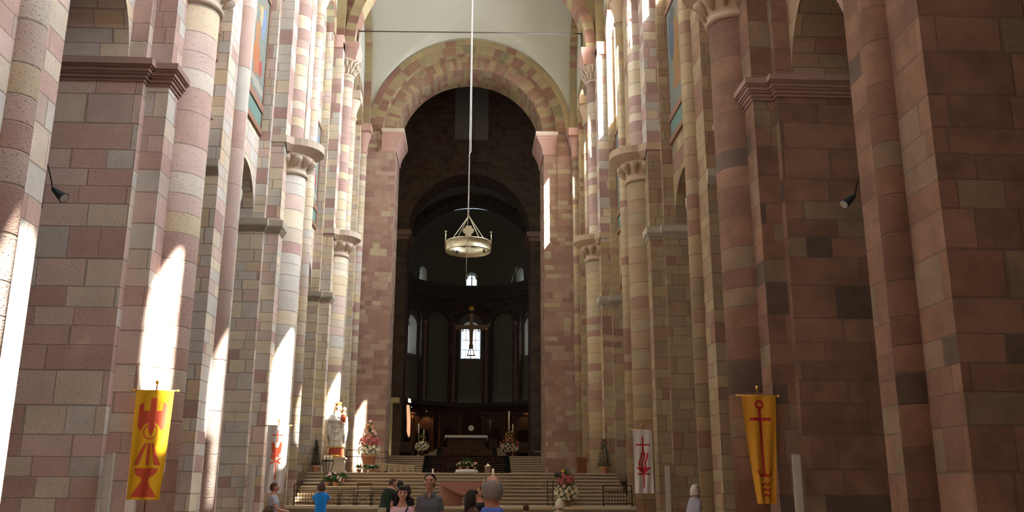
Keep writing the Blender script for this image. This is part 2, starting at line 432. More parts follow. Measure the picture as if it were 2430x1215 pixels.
def ring(g,mapf,c,zs,r0,r1,d0,d1,n=28,a0=0,a1=PI,mi=0,ez=1,miS=None):
    """arch ring: front face at d0, soffit from d0 to d1 (radii r0<r1)"""
    if miS is None: miS=mi
    for i in range(n):
        t0=a0+(a1-a0)*i/n; t1=a0+(a1-a0)*(i+1)/n
        P=lambda r,t,d:mapf(c-r*cos(t),zs+ez*r*sin(t),d)
        L0=r1*t0; L1=r1*t1
        g.face([P(r0,t0,d0),P(r1,t0,d0),P(r1,t1,d0),P(r0,t1,d0)],uv=[(0,L0),(r1-r0,L0),(r1-r0,L1),(0,L1)],mi=mi)
        g.face([P(r0,t0,d0),P(r0,t1,d0),P(r0,t1,d1),P(r0,t0,d1)],uv=[(0,L0+3.3),(0,L1+3.3),(abs(d1-d0),L1+3.3),(abs(d1-d0),L0+3.3)],mi=miS)
        g.face([P(r1,t0,d0),P(r1,t0,d1),P(r1,t1,d1),P(r1,t1,d0)],uv=[(0,L0),(1,L0),(1,L1),(0,L1)],mi=mi)
        g.face([P(r0,t0,d1),P(r0,t1,d1),P(r1,t1,d1),P(r1,t0,d1)],uv=[(0,L0),(0,L1),(r1-r0,L1),(r1-r0,L0)],mi=mi)
    return g

# ------------------------------------------------------------------ nave
XW=7.42; XP=7.03; XS=6.55; XB=9.3
piers=[(-9.95,'S'),(-3.95,'W'),(2.05-0.0,'S'),(7.95-.0,'W')]
# strong/weak rhythm as seen; the near pair measured from the photograph
PY=[(-10.6,'S'),(-4.6,'W'),(1.4,'S'),(7.4,'W')]
PY=[(-4.9,'W'),(1.2,'S'),(7.3,'S0')]
# from the photograph: weak 13.6, strong 20.05, weak 26.05, strong 32.05, weak 38.05, strong 44.05, weak 50.05
PIERS=[(-10.4,'W'),(-4.4,'S'),(1.6,'W'),(7.6,'S'),(13.6,'W'),(20.05,'S'),(26.05,'W'),(32.05,'S'),(38.05,'W'),(44.05,'S'),(50.05,'W')]
HW={'S':1.44,'W':1.28}
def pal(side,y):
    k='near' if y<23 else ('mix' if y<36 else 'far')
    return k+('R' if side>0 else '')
ZI0,ZI1=10.05,10.72      # impost band
SPR=24.4
WIN_SILL,WIN_SPR=19.95,25.0
WHW,WSP=1.52,.20
centres=[]
for (a,ka),(b,kb) in zip(PIERS,PIERS[1:]):
    centres.append(((a+HW[ka]+b-HW[kb])/2,(b-HW[kb]-a-HW[ka])/2))
centres.append(((50.05+1.28+55.1)/2,(55.1-51.33)/2))
def nave_wall(side,name):
    mp=lambda s,z,d:(side*d,s,z)
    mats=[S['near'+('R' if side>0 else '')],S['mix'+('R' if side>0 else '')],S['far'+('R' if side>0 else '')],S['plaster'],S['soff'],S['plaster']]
    for i,(c,a) in enumerate(centres):
        g=G(); y0=c-a; y1=c+a
        last=i==len(centres)-1
        ops=[(c,a,ZI1,ZI1)] if not last else []
        mi=0 if c<16 else (1 if c<36 else 2)
        pierced(g,mp,y0,y1,ZI1 if not last else 0,14.6,ops,XW,XB,mi=mi,miR=mi)
        wc,wh=(c,WHW) if not last else (c-.5,1.12)
        pierced(g,mp,y0,y1,14.6,33.6,[(wc,wh,WIN_SILL,WIN_SPR,WSP)],XW,8.6,mi=mi,miR=mi)
        struct(name,g,mats)
nave_wall(-1,'wall_left'); nave_wall(1,'wall_right')
# lunette plaster over the blind arcade + blind arch rings
for side,nm in ((-1,'left'),(1,'right')):
    mp=lambda s,z,d:(side*d,s,z)
    for i,(c,a) in enumerate(centres):
        g=G(); gr=G()
        bounds=sorted([p[0] for p in PIERS]+[56.0])
        y0=max([b for b in bounds if b<c]); y1=min([b for b in bounds if b>c])
        pierced(g,mp,y0,y1,24.3,33.6,[(c,a+.02,24.3,24.35)],XP+.03,XW,mi=0,back=False)
        ring(gr,mp,c,24.35,a,a+.75,XP-.02,XW,n=20)
        struct('wall_%s_lunettes'%nm,g,[S['plaster']]); struct('trim_%d'%(1 if side<0 else 2),gr,[S['vous']])

def impost(g,x_out,x_in,y0,y1,side,prof=((0,.0),(.07,.18),(.07,.24),(.16,.42),(.16,.62),(0,.67)),z=ZI0,nave=True):
    pass
def cyl_cap(g,c,r,z0,z1,flare,n=24,mi=0,square=False):
    H=z1-z0
    g.lathe((c[0],c[1],z0),[(r,0),(r+.06,.02),(r+.07,.08),(r+.02,.13),(r+.02,.2),(r+.10,H*.45),(r+flare*.8,H*.8),(r+flare,H*.9),(r+flare,H)],n=n,mi=mi)
def pier(yc,kind,side,idx):
    k=pal(side,yc); R_='R' if side>0 else ''
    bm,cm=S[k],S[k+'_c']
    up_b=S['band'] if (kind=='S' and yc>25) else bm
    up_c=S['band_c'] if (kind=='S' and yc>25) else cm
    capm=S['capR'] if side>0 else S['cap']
    impm=(S['impg'] if yc>25 else S['imp'])
    sd='right' if side>0 else 'left'
    which={20.05:('nearest','with the yellow banner' ),32.05:('second','with the white banner'),44.05:('third','next to the chancel steps'),13.6:('first','cut by the frame edge'),26.05:('second',''),38.05:('third',''),50.05:('last','')}.get(yc,('',''))
    LB={-10.4:'ashlar pier with thin shaft on the %s, rearmost beside the west wall',-4.4:'ashlar pier with thick half column on the %s, farthest behind the viewer',1.6:'ashlar pier with thin shaft on the %s, level with the viewer',7.6:'ashlar pier with thick half column on the %s, nearest to the viewer, outside the picture',13.6:'rose ashlar pier at the %s edge of the picture, with a hanging spotlight',
        20.05:'big ashlar pier on the %s behind the yellow banner',
        26.05:'slimmer pier on the %s between the yellow banner pier and the white banner pier',
        32.05:'big banded pier with thick half column on the %s, behind the white banner',
        38.05:'slim pier with thin shaft on the %s, just before the foot of the broad steps',
        44.05:'big cream pier on the %s, standing on the landing beside a potted conifer',
        50.05:'slim cream pier on the %s, last one before the chancel arch wall'}
    lab=LB.get(yc,'ashlar pier on the %s behind the viewer')%sd
    h=HW[kind]
    root=thing('nave_pier',lab,'pier',(side*XP,yc,0))
    o=(side*XP,yc,0)
    X=lambda v:side*v
    # body with nave face
    g=G(o)
    g.box(X(XP),X(XB),yc-h,yc+h,0,24.3)
    g.build('pier_body',bm,root)
    if kind=='S':
        g=G(o); g.box(X(XS),X(XP),yc-1.21,yc+1.21,0,13.5); g.build('pilaster',bm,root)
        g=G(o); g.box(X(XS),X(XP),yc-1.21,yc+1.21,13.5,24.0); g.build('upper_pilaster',up_b,root)
        r=.57
        a0,a1=(PI/2,1.5*PI) if side>0 else (-PI/2,PI/2)
        g=G(o); g.lathe((X(XS),yc,0),[(r,0),(r,12.75)],n=32,mi=0); g.build('half_column',cm,root)
        # capital
        g=G(o); z0=12.72
        g.lathe((X(XS),yc,z0),[(r,0),(r+.07,.03),(r+.09,.09),(r+.05,.16),(r+.01,.2),(r+.02,.3),(r+.10,.5),(r+.2,.62),(r+.27,.66),(r+.27,.74),(r+.2,.78)],n=32)
        # scalloped leaves
        for i in range(7):
            a=PI*(i+.0)/6-PI/2 + (PI if side>0 else 0)
            ca,sa=cos(a),sin(a)
            P_=lambda rr,zz:(X(XS)+rr*ca,yc+rr*sa,z0+zz)
            g.tube([P_(r+.05,.30),P_(r+.12,.42),P_(r+.22,.56),P_(r+.27,.66)],[.03,.09,.15,.12],n=10)
            if i in (0,3,6): g.ell(P_(r+.29,.52),(.07,.07,.07),n=10,m=8)
        g.build('capital',capm,root)
        g=G(o)
        poly=[(XS+.02,-1.3),(XS-.12,-1.3)]
        poly=[(XP-.0,-1.27),(XS-.05,-1.27)]
        for i in range(13):
            a=-PI/2+PI*i/12
            poly.append((XS-.28-.92*cos(a),1.0*sin(a)))
        poly+=[(XS-.05,1.27),(XP,1.27)]
        P=[(X(p[0]),yc+p[1]) for p in poly]
        if side<0: P=P
        P2=[(X(XS+(p[0]-XS)*.72),yc+p[1]*.78) for p in poly[1:-1]]
        n=len(P)
        g.prism(P,13.68,13.95)
        # bevel underside
        for i in range(len(P2)-1):
            a,b=P[i+1],P[i+2]; c,d=P2[i],P2[i+1]
            g.face([(c[0],c[1],13.46),(d[0],d[1],13.46),(b[0],b[1],13.68),(a[0],a[1],13.68)])
        g.face([(p[0],p[1],13.46) for p in P2])
        g.build('abacus',capm,root)
        # upper shaft
        r2=.40
        g=G(o); g.lathe((X(XS),yc,13.95),[(r2+.12,0),(r2+.12,.12),(r2,.3),(r2,22.45-13.95)],n=28); g.build('upper_shaft',up_c,root)
        g=G(o)
        z0=22.42
        g.lathe((X(XS),yc,z0),[(r2,0),(r2+.08,.03),(r2+.08,.1),(r2+.02,.14),(r2+.04,.3),(r2+.12,.6),(r2+.22,.85),(r2+.24,.93)],n=28)
        for row in range(2):
            for i in range(9):
                a=PI*(i+.5*(row))/8-PI/2+(PI if side>0 else 0)
                rr=r2+.06+.1*row
                p=[Vector((X(XS)+(rr+q*q*.22)*cos(a),yc+(rr+q*q*.22)*sin(a),z0+.15+.35*row+q*.36)) for q in (0,.35,.7,1)]
                p.append(p[-1]+Vector((cos(a)*.03,sin(a)*.03,-.08)))
                g.tube(p,[.05,.06,.05,.04,.03],n=6)
        g.build('carved_capital',S['cap'],root)
        g=G(o)
        b0,b1=.52,.68
        for (zz0,zz1,w0,w1) in ((23.35,23.95,.56,.74),(23.95,24.25,.74,.74)):
            g.V_=0
            A=[(X(XS+.0),yc-w0),(X(XS-w0),yc-w0),(X(XS-w0),yc+w0),(X(XS),yc+w0)]
            B=[(X(XS+.0),yc-w1),(X(XS-w1),yc-w1),(X(XS-w1),yc+w1),(X(XS),yc+w1)]
            for i in range(4):
                j=(i+1)%4
                g.face([(*A[i],zz0),(*A[j],zz0),(*B[j],zz1),(*B[i],zz1)])
            g.face([(*q,zz0) for q in A]); g.face([(*q,zz1) for q in B])
        g.box(X(XS-.0),X(XP),yc-1.3,yc+1.3,23.6,24.3)
        g.build('impost_block',S['pinkimp'],root)
    else:
        r=.30
        g=G(o); g.lathe((X(XP),yc,0),[(r,0),(r,22.7)],n=24)
        g.build('slender_shaft',S['pinkshaft'] if (yc==26.05 and side<0) else cm,root)
        g=G(o); g.lathe((X(XP),yc,22.65),[(r,0),(r+.07,.02),(r+.08,.09),(r+.02,.15),(r+.05,.5),(r+.18,.9),(r+.24,1.15),(r+.24,1.2)],n=24)
        g.box(X(XP-.58),X(XP),yc-.6,yc+.6,23.8,24.3)
        g.box(X(XP-.05),X(XP),yc-h-.08,yc+h+.08,23.8,24.35)
        g.build('shaft_capital',capm,root)
    # impost band
    for sg in (-1,1):
        g=G(o)
        PROF=((.20,.27,.03),(.27,.31,.07),(.31,.35,.075),(.35,.40,.11),(.40,.45,.145),(.45,.49,.15),(.49,.53,.185),(.53,.67,.22)) if yc<25 else ((.22,.27,.02),(.27,.32,.05),(.32,.37,.08),(.37,.42,.11),(.42,.46,.14),(.46,.67,.15))
        for dz0,dz1,pr in PROF:
            y=yc+sg*h
            g.box(X(XP-(.0)),X(XB+.05),min(y,y+sg*pr),max(y,y+sg*pr),ZI0+dz0,ZI0+dz1)
            # return on the body's nave side between body corner and pilaster
            if kind=='S':
                yb=yc+sg*1.21
                g.box(X(XP-pr),X(XP),min(yb,y+sg*pr),max(yb,y+sg*pr),ZI0+dz0,ZI0+dz1)
                g.box(X(XS-pr),X(XP),min(yb,yb+sg*pr),max(yb,yb+sg*pr),ZI0+dz0,ZI0+dz1)
                g.box(X(XS-pr),X(XS),min(yc+sg*.5,yb),max(yc+sg*.5,yb),ZI0+dz0,ZI0+dz1)
        g.build('impost',impm,root)
    # plinth
    g=G(o); g.box(X(XP-.12 if kind=='W' else XS-.12),X(XB+.1),yc-h-.12,yc+h+.12,0,.5); g.build('plinth',bm,root)
    return root
for side in (-1,1):
    for i,(y,k) in enumerate(PIERS):
        if y<0 and y<-5: pass
        pier(y,k,side,i)

# ------------------------------------------------------------------ nave clerestory windows (frames, panes, daylight)
wn=0
def window_frame(c,side,name,y=None):
    pass
SUNSIDE=1
for side in (-1,1):
    for (c,a) in centres:
        wn+=1
        X=side*8.42; g=G(); w=WHW-WSP+.02
        if c>52: c=c-.5; w=1.12-WSP+.02
        zb,zs=WIN_SILL+WSP,WIN_SPR
        # iron bars
        for t in (-.33,.33): g.box(X-.015,X+.015,c+t-.012,c+t+.012,zb,zs+.85)
        zz=zb+.6
        while zz<zs+.7:
            g.box(X-.015,X+.015,c-w,c+w,zz-.012,zz+.012); zz+=.75
        g.tube([(X,c-w*cos(PI*i/16),zs+w*sin(PI*i/16)) for i in range(17)],.04,n=6)
        g.box(X-.03,X+.03,c-w-.03,c-w+.04,zb,zs); g.box(X-.03,X+.03,c+w-.04,c+w+.03,zb,zs); g.box(X-.03,X+.03,c-w,c+w,zb-.02,zb+.06)
        o=g.build('window_%d'%wn,M['iron']); o['kind']='structure'
        g=G(); pts=[(X+.03*side,c-w,zb),(X+.03*side,c+w,zb)]+[(X+.03*side,c+w*cos(PI*i/12),zs+w*sin(PI*i/12)) for i in range(13)]
        g.face(pts); g.build('pane',M['glass'],o)

# ------------------------------------------------------------------ vaults
def vault(y0,y1,name):
    yc=(y0+y1)/2; hy=(y1-y0)/2; hx=6.75
    def f(u,v):
        x=-hx*cos(PI*u); y=yc-hy*cos(PI*v)
        tx=min(1,abs(x/hx)); ty=min(1,abs((y-yc)/hy))
        zx=(max(0,1-tx**2))**.5*(6.98+1.15*(1-ty**2))
        zy=8.1*(max(0,1-ty**4))**.25
        # soft groin
        return (x,y,24.3+max(zx,zy*(1-.0*tx)))
    g=G(); g.grid(f,120,110,uvf=lambda u,v:(u*14,v*12),flip=True)
    o=struct(name,g,[S['plaster']]); return o
vault(44.4,56.0,'ceiling_1'); vault(32.4,43.7,'ceiling_2'); vault(20.4,31.7,'ceiling_3'); vault(8.0,19.7,'ceiling_4'); vault(-4.4,7.3,'ceiling_5')
# transverse arches
tn=3
for y in (44.05,32.05,20.05,7.6):
    g=G(); mp=lambda s,z,d:(s,d,z)
    ring(g,mp,0,24.25,6.08,6.62,y-.62,y+.62,n=36)
    ring(g,mp,0,24.25,6.6,8.2,y-.45,y+.45,n=36)
    o=struct('trim_%d'%tn,g,[S['vous']]); tn+=1
# formerets (lateral arches on the walls)
for side in (-1,1):
    for (y0,y1) in ((44.4,56.0),(32.4,43.7),(20.4,31.7)):
        yc=(y0+y1)/2; hy=(y1-y0)/2
        g=G(); n=48
        def P(t,off,d):
            y=-cos(PI*t); k=(max(0,1-abs(y)**4))**.25
            return (side*d,yc+y*(hy-off),24.3+k*(8.05-off))
        for i in range(n):
            a,b=i/n,(i+1)/n
            L=[a*26,b*26]
            g.face([P(a,.45,6.6),P(a,0,6.6),P(b,0,6.6),P(b,.45,6.6)],uv=[(0,L[0]),(.4,L[0]),(.4,L[1]),(0,L[1])])
            g.face([P(a,.45,6.6),P(b,.45,6.6),P(b,.45,7.05),P(a,.45,7.05)],uv=[(0,L[0]),(0,L[1]),(.4,L[1]),(.4,L[0])])
        struct('trim_%d'%tn,g,[S['vous']]); tn+=1
        g=G(); g.box(side*7.0,side*7.05,y0,y1,24.3,33); 
# corner shafts against the chancel wall
for side,lab in ((-1,'left'),(1,'right')):
    root=thing('corner_shaft','thin pale shaft in the %s corner where the side wall meets the chancel arch wall'%lab,'column',(side*7.0,55.55,2.36))
    g=G((side*7.0,55.55,2.36)); g.lathe((side*6.95,55.6,2.36),[(.28,0),(.28,20.3)],n=20); g.build('shaft',S['farR_c'] if side>0 else S['far_c'],root)
    g=G((side*7.0,55.55,2.36)); g.lathe((side*6.95,55.6,22.6),[(.28,0),(.35,.03),(.35,.1),(.3,.15),(.36,.8),(.5,1.2),(.52,1.6)],n=20); g.box(side*6.4,side*7.03,54.9,56,24.2-.2,24.5); g.build('shaft_capital',S['pinkimp'],root)
    g=G((side*7.0,55.55,2.36)); g.box(side*XP,side*XW,54.7,55.99,2.36,24.3); g.build('pilaster',S['far'+('R' if side>0 else '')],root)

# ------------------------------------------------------------------ chancel arch wall
mp=lambda s,z,d:(s,d,z)
g=G()
pierced(g,mp,-9.3,9.3,0,24.4,[],56.0,58,mi=0) if False else None
for sg in (-1,1):
    g.box(sg*5.75,sg*9.3,56.0,59.3,0,24.4)
    g.box(sg*4.86,sg*5.76,56.12,59.3,0,23.0)
    struct('wall_chancel',g,[S['red']]); g=G()
pierced(g,mp,-9.3,9.3,24.4,34.0,[(0,5.75,24.4,24.4)],56.0,56.5,mi=1,miR=2,nseg=32,back=False)
struct('wall_chancel',g,[S['red'],S['plaster'],S['vous']])
g=G()
ring(g,mp,0,24.4,6.33,6.75,55.9,56.02,n=60)
ring(g,mp,0,24.4,5.75,6.33,55.96,56.02,n=60,mi=1)
struct('trim_%d'%tn,g,[S['vring'],S['vous']]); tn+=1
g=G()
ring(g,mp,0,24.4,4.86,5.8,56.5,59.3,n=60,mi=0,miS=1)
struct('trim_%d'%tn,g,[S['soff'],S['soff']]); tn+=1
for sg,lab in ((-1,'left'),(1,'right')):
    root=thing('chancel_impost','moulded pink stone impost block carrying the %s end of the chancel arch'%lab,'impost',(sg*5.3,57,23.1))
    g=G((sg*5.3,57,23.1))
    pf=[(.04,23.0),(.08,23.1),(.09,23.3),(.16,23.55),(.27,23.8),(.38,24.0),(.44,24.05),(.44,24.14),(.52,24.2),(.52,24.5)]
    for (pa,za),(pb,zb_) in zip(pf,pf[1:]):
        A=[(sg*5.75,56.12-pa*.75),(sg*(4.86-pa),56.12-pa*.75),(sg*(4.86-pa),59.3)]
        B=[(sg*5.75,56.12-pb*.75),(sg*(4.86-pb),56.12-pb*.75),(sg*(4.86-pb),59.3)]
        for i in range(2): g.face([(*A[i],za),(*A[i+1],za),(*B[i+1],zb_),(*B[i],zb_)])
    g.face([(sg*5.75,56.12-.39,24.5),(sg*4.34,56.12-.39,24.5),(sg*4.34,59.3,24.5),(sg*5.75,59.3,24.5)])
    g.face([(sg*5.75,56.12-.39,23.0),(sg*5.75,56.12-.39,24.5),(sg*5.75,59.3,24.5),(sg*5.75,59.3,23.0)])
    g.build('moulding',S['pinkimp'],root)
    g=G((sg*5.3,57,23.1))
    g.box(sg*(4.86-.54),sg*5.8,56.12-.42,59.3,24.28,24.52); g.build('top_slab',S['cap'],root)
# crossing
g=G()
for sg in (-1,1):
    g.box(sg*7.4,sg*8.0,59.3,67,2.36,36)
    g.box(sg*4.7,sg*8,67,69.8,2.36,20.75)
    g.box(sg*5.95,sg*6.8,69.8,79.2,2.36,20.6)
    g.box(sg*7.4,sg*9.3,56.6,59.5,24.45,36)
g.box(-9.3,9.3,56.5,59.4,34,36)
pierced(g,mp,-8,8,20.75,36,[(0,4.7,20.75,20.75)],67,67.4,nseg=28,back=False)
ring(g,mp,0,20.75,4.7,5.6,67.35,69.8,n=40)
g.box(-8,8,59.3,67.4,36,36.2)
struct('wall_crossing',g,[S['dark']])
for sg in (-1,1):
    g=G(); 
    for (z0,z1,pr) in ((20.1,20.4,.12),(20.4,20.8,.28)): g.box(sg*(4.7-pr),sg*5.6,67-pr,69.8,z0,z1)
    struct('trim_%d'%tn,g,[S['imp']]); tn+=1
# grey plaster shaft panel high above the crossing
g=G(); g.box(-1.28,1.38,66.86,67.0,28.3,34.5); struct('wall_crossing_panel',g,[plain('grey_panel',(.26,.26,.26),.9,var=.03)])
# choir barrel vault and ribs
def barrel(r,y0,y1,name,m,zs=20.45):
    g=G(); g.grid(lambda u,v:(0.2-r*cos(PI*u),y0+(y1-y0)*v,zs+r*sin(PI*u)),40,4,flip=True,uvf=lambda u,v:(v*(y1-y0),u*PI*r)); return struct(name,g,[m])
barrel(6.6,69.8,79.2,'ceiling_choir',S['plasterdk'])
g=G(); ring(g,lambda s,z,d:(s+.2,d,z),0,20.45,6.0,6.8,76.8,79.05,n=40)
ring(g,lambda s,z,d:(s+.2,d,z),0,20.45,6.3,6.8,72.6,73.6,n=40) if False else None
struct('trim_%d'%tn,g,[S['dark']]); tn+=1
g=G()
for sg in (-1,1):
    g.box(.2+sg*5.5,sg*5.98,69.8,79.1,19.25,20.3)
    g.box(.2+sg*5.6,sg*5.98,77,79.1,3.7,19.3)
struct('trim_%d'%tn,g,[S['dark']]); tn+=1
# apse
AC=(.25,79.06); AR=5.94
def amap(s,z,d):
    a=s/AR; return (AC[0]+d*sin(a),AC[1]+d*cos(a),z)
g=G(); HA=AR*PI/2
nich=[(AR*math.radians(30*k),1.12,9.4,16.75) for k in (-2,-1,0,1,2)]
pierced(g,amap,-HA,HA,9.2,19.3,nich,AR,AR+.42,mi=0,maxds=.4,back=False)
def outer(s,z,d): return amap(s,z,d)
wins=[(AR*math.radians(60*k),.86,13.55,16.25,.1) for k in (-1,0,1)]
pierced(g,amap,-HA-.5,HA+.5,9.2,19.3,wins,AR+.42,AR+1.3,mi=1,miR=1,maxds=.4,back=False)
small=[(AR*math.radians(k),.50,20.55,21.35,.05) for k in (-50,0,50)]
pierced(g,amap,-HA,HA,19.3,22.0,small,AR,AR+1.0,mi=1,miR=1,maxds=.4,back=False)
pierced(g,amap,-HA,HA,3.7,9.2,[],AR-.12,AR+.2,mi=2,maxds=.4,back=False)
g.grid(lambda u,v:(AC[0]-AR*cos(PI*u)*cos(PI/2*v),AC[1]+AR*sin(PI*u)*cos(PI/2*v),22.0+4.4*sin(PI/2*v)),40,20,mi=1)
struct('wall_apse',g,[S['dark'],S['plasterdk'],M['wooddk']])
g=G()
for (z0,z1,pr) in ((19.1,19.5,.18),(19.5,20.0,.32),(20.0,20.38,.45)):
    n=40
    for i in range(n):
        a0=-HA+2*HA*i/n; a1=-HA+2*HA*(i+1)/n
        for (zz,dA,dB) in ((z0,AR-pr,AR+.05),(z1,AR+.05,AR-pr)):
            g.face([amap(a0,zz,dA),amap(a1,zz,dA),amap(a1,zz,dB),amap(a0,zz,dB)])
        g.face([amap(a0,z0,AR-pr),amap(a1,z0,AR-pr),amap(a1,z1,AR-pr),amap(a0,z1,AR-pr)])
for i in range(40):
    a0=-HA+2*HA*i/40; a1=-HA+2*HA*(i+1)/40
    g.face([amap(a0,9.0,AR-.3),amap(a1,9.0,AR-.3),amap(a1,9.35,AR-.3),amap(a0,9.35,AR-.3)])
    g.face([amap(a0,9.35,AR-.3),amap(a1,9.35,AR-.3),amap(a1,9.35,AR+.1),amap(a0,9.35,AR+.1)])
struct('trim_%d'%tn,g,[plain('dark_cornice',(.13,.11,.10),.9)]); tn+=1
# niche colonnettes
for k in (-75,-45,-15,15,45,75):
    a=AR*math.radians(k); p=amap(a,0,AR-.02)
    root=thing('apse_shaft','slim dark half shaft between the apse niches, %s from the left'%{-75:'first',-45:'second',-15:'third',15:'fourth',45:'fifth',75:'sixth'}[k],'column',(p[0],p[1],9.35),'shafts between the apse niches')
    g=G((p[0],p[1],9.35)); g.lathe((p[0],p[1],9.35),[(.2,0),(.2,.2),(.14,.3),(.14,7.1)],n=12); g.build('shaft',S['imp'],root)
    g=G((p[0],p[1],9.35)); g.lathe((p[0],p[1],16.4),[(.14,0),(.2,.1),(.26,.4)],n=12); g.build('shaft_capital',S['imp'],root)
# apse window panes with leading
for (lst,rr) in ((wins,AR+1.28),(small,AR+.98)):
    for (sc_,a,zb,zs,spl) in lst:
        wn+=1; aw=a-spl+.02; zb+=spl
        f=lambda ds,z:amap(sc_+ds*AR/rr,z,rr)
        g=G(); m_=M['iron']
        bars=[0] if a<.6 else [-.42,0,.42]
        for b in bars: 
            g.tube([f(b*aw/.7,zb),f(b*aw/.7,zs+aw*.9)],.02 if b else .03,n=5)
        zz=zb+.85
        while zz<zs+.3: g.tube([f(-aw,zz),f(aw,zz)],.028,n=5); zz+=.95
        g.tube([f(-aw*cos(PI*i/14),zs+aw*sin(PI*i/14)) for i in range(15)],.05,n=5)
        g.tube([f(-aw,zb),f(aw,zb)],.06,n=5)
        o=g.build('window_%d'%wn,m_); o['kind']='structure'
        rr2=rr+.04; f2=lambda ds,z:amap(sc_+ds*AR/rr,z,rr2)
        g=G(); pts=[(-aw,zb),(aw,zb)]+[(aw*cos(PI*i/12),zs+aw*sin(PI*i/12)) for i in range(13)]
        g.face([f2(*p) for p in pts],uv=pts); g.build('pane',M['lit'],o)

# ------------------------------------------------------------------ floors, aisles, west end
def tiles():
    m=stone('floor_slabs',[(3,(.42,.30,.24)),(3,(.46,.38,.30)),(2,(.38,.26,.22))],w=.6,h=.6,jit=0,pock=0,rough=.55,mort_amt=.4); return m
FL=tiles()
g=G(); g.box(-14.8,14.8,-14,56.5,-.3,0); struct('floor',g,[FL])
g=G(); g.box(-7.4,7.4,42.2,59.4,2.0,2.35); struct('floor_landing',g,[S['step']])
g=G(); g.box(-7.4,7.4,60.1,86,3.2,3.7); struct('floor_choir',g,[S['step']])
g=G(); g.box(-14.8,-14.5,-14,56,0,14); struct('wall_aisle_left',g,[S['plasterdk']])
g=G(); g.box(14.5,14.8,-14,56,0,14); struct('wall_aisle_right',g,[S['plasterdk']])
g=G(); g.box(-14.8,-XB,-14,56,14,14.3); g.box(XB,14.8,-14,56,14,14.3); struct('ceiling_aisles',g,[S['plasterdk']])
g=G(); g.box(-14.8,-9.3,56,56.4,0,14); g.box(9.3,14.8,56,56.4,0,14); struct('wall_aisle_ends',g,[S['red']])
g=G(); pierced(g,mp,-14.8,14.8,0,34,[(0,3.4,14,22)],-10.6,-11.4,mi=0); struct('wall_west',g,[S['near']])
g=G(); g.box(-9.3,9.3,-11.4,56.6,34,34.3); struct('ceiling_roof',g,[S['plasterdk']])
for sd in (-1,1):
    g=G(); g.box(sd*8.6,sd*9.3,-11.4,56,33.55,34); struct('wall_top_%s'%('left' if sd<0 else 'right'),g,[S['plasterdk']])

# ------------------------------------------------------------------ staircases
def flight(name,label,x0,x1,y0,z0,n,rise,run,m=None,depth=None):
    root=thing(name,label,'stairs',((x0+x1)/2,y0,z0)); o=((x0+x1)/2,y0,z0)
    for i in range(n):
        g=G(o); yy=y0+i*run
        g.box(x0,x1,yy,(y0+n*run if depth is None else depth),z0+i*rise,z0+(i+1)*rise-.05)
        g.build('step',S['step'],root)
        g=G(o); g.box(x0,x1,yy-.05,yy+run+.03 if i<n-1 else yy+run,z0+(i+1)*rise-.05,z0+(i+1)*rise); g.build('tread',S['riser'],root)
    return root
flight('staircase','broad flight of pale sandstone steps behind the red altar, rising to the landing',-6.9,6.9,38.6,1.0,9,.15,.40)
flight('staircase','upper flight of sandstone steps climbing through the chancel arch',-4.86,4.86,56.6,2.35,9,.15,.40)
flight('staircase','lowest steps at the foot of the altar platform, mostly below the picture',-6.9,6.9,34.6,0,5,.19,.30)
g=G((0,36.1,0)); g.box(-7.0,7.0,36.1,38.6,0,.80)
o=g.build('altar_platform',S['step']); 
root=thing('altar_platform','long low stone platform under the red altar and the black chairs','platform',(0,37,0))
bpy.data.objects.remove(o)
g=G((0,37,0)); g.box(-6.9,6.9,36.12,38.58,0,.85); g.build('base',S['step'],root)
g=G((0,37,0)); g.box(-6.9,6.9,36.1,38.58,.85,1.0); g.build('top_slab',S['riser'],root)
# dais for the high altar
root=thing('altar_dais','low stepped dais under the white-clothed high altar','platform',(.15,64.5,3.7))
for i,(hw,y0) in enumerate(((2.9,61.2),(2.6,61.6),(2.3,62.0),(2.1,62.4))):
    g=G((.15,64.5,3.7)); g.box(.15-hw,.15+hw,y0,66.6,3.7+i*.16,3.7+(i+1)*.16); g.build('step',S['step'],root)
# runner carpet over the upper flight
def carpetmat():
    m,nt,bs=newmat('patterned_carpet'); L=nt.links
    uv=N(nt,'ShaderNodeUVMap'); vo=N(nt,'ShaderNodeTexVoronoi'); vo.inputs['Scale'].default_value=3.2; vo.distance='CHEBYCHEV'; vo.inputs['Randomness'].default_value=.25
    L.new(uv.outputs[0],vo.inputs['Vector'])
    cr=N(nt,'ShaderNodeValToRGB'); el=cr.color_ramp.elements
    cols=[(0,(.012,.02,.012)),(.2,(.075,.015,.010)),(.36,(.085,.06,.022)),(.5,(.012,.015,.018)),(.7,(.05,.035,.015))]
    while len(el)<5: el.new(.5)
    for e,(p,c) in zip(el,cols): e.position=p; e.color=(*c,1)
    cr.color_ramp.interpolation='CONSTANT'; L.new(vo.outputs['Distance'],cr.inputs[0]); L.new(cr.outputs[0],bs.inputs['Base Color']); bs.inputs['Roughness'].default_value=.95
    return m
CM=carpetmat()
root=thing('carpet_runner','dark patterned carpet laid down the middle of the upper steps','carpet',(.1,58,2.35))
g=G((.1,58,2.35)); hw=2.72
g2=G((.1,58,2.35))
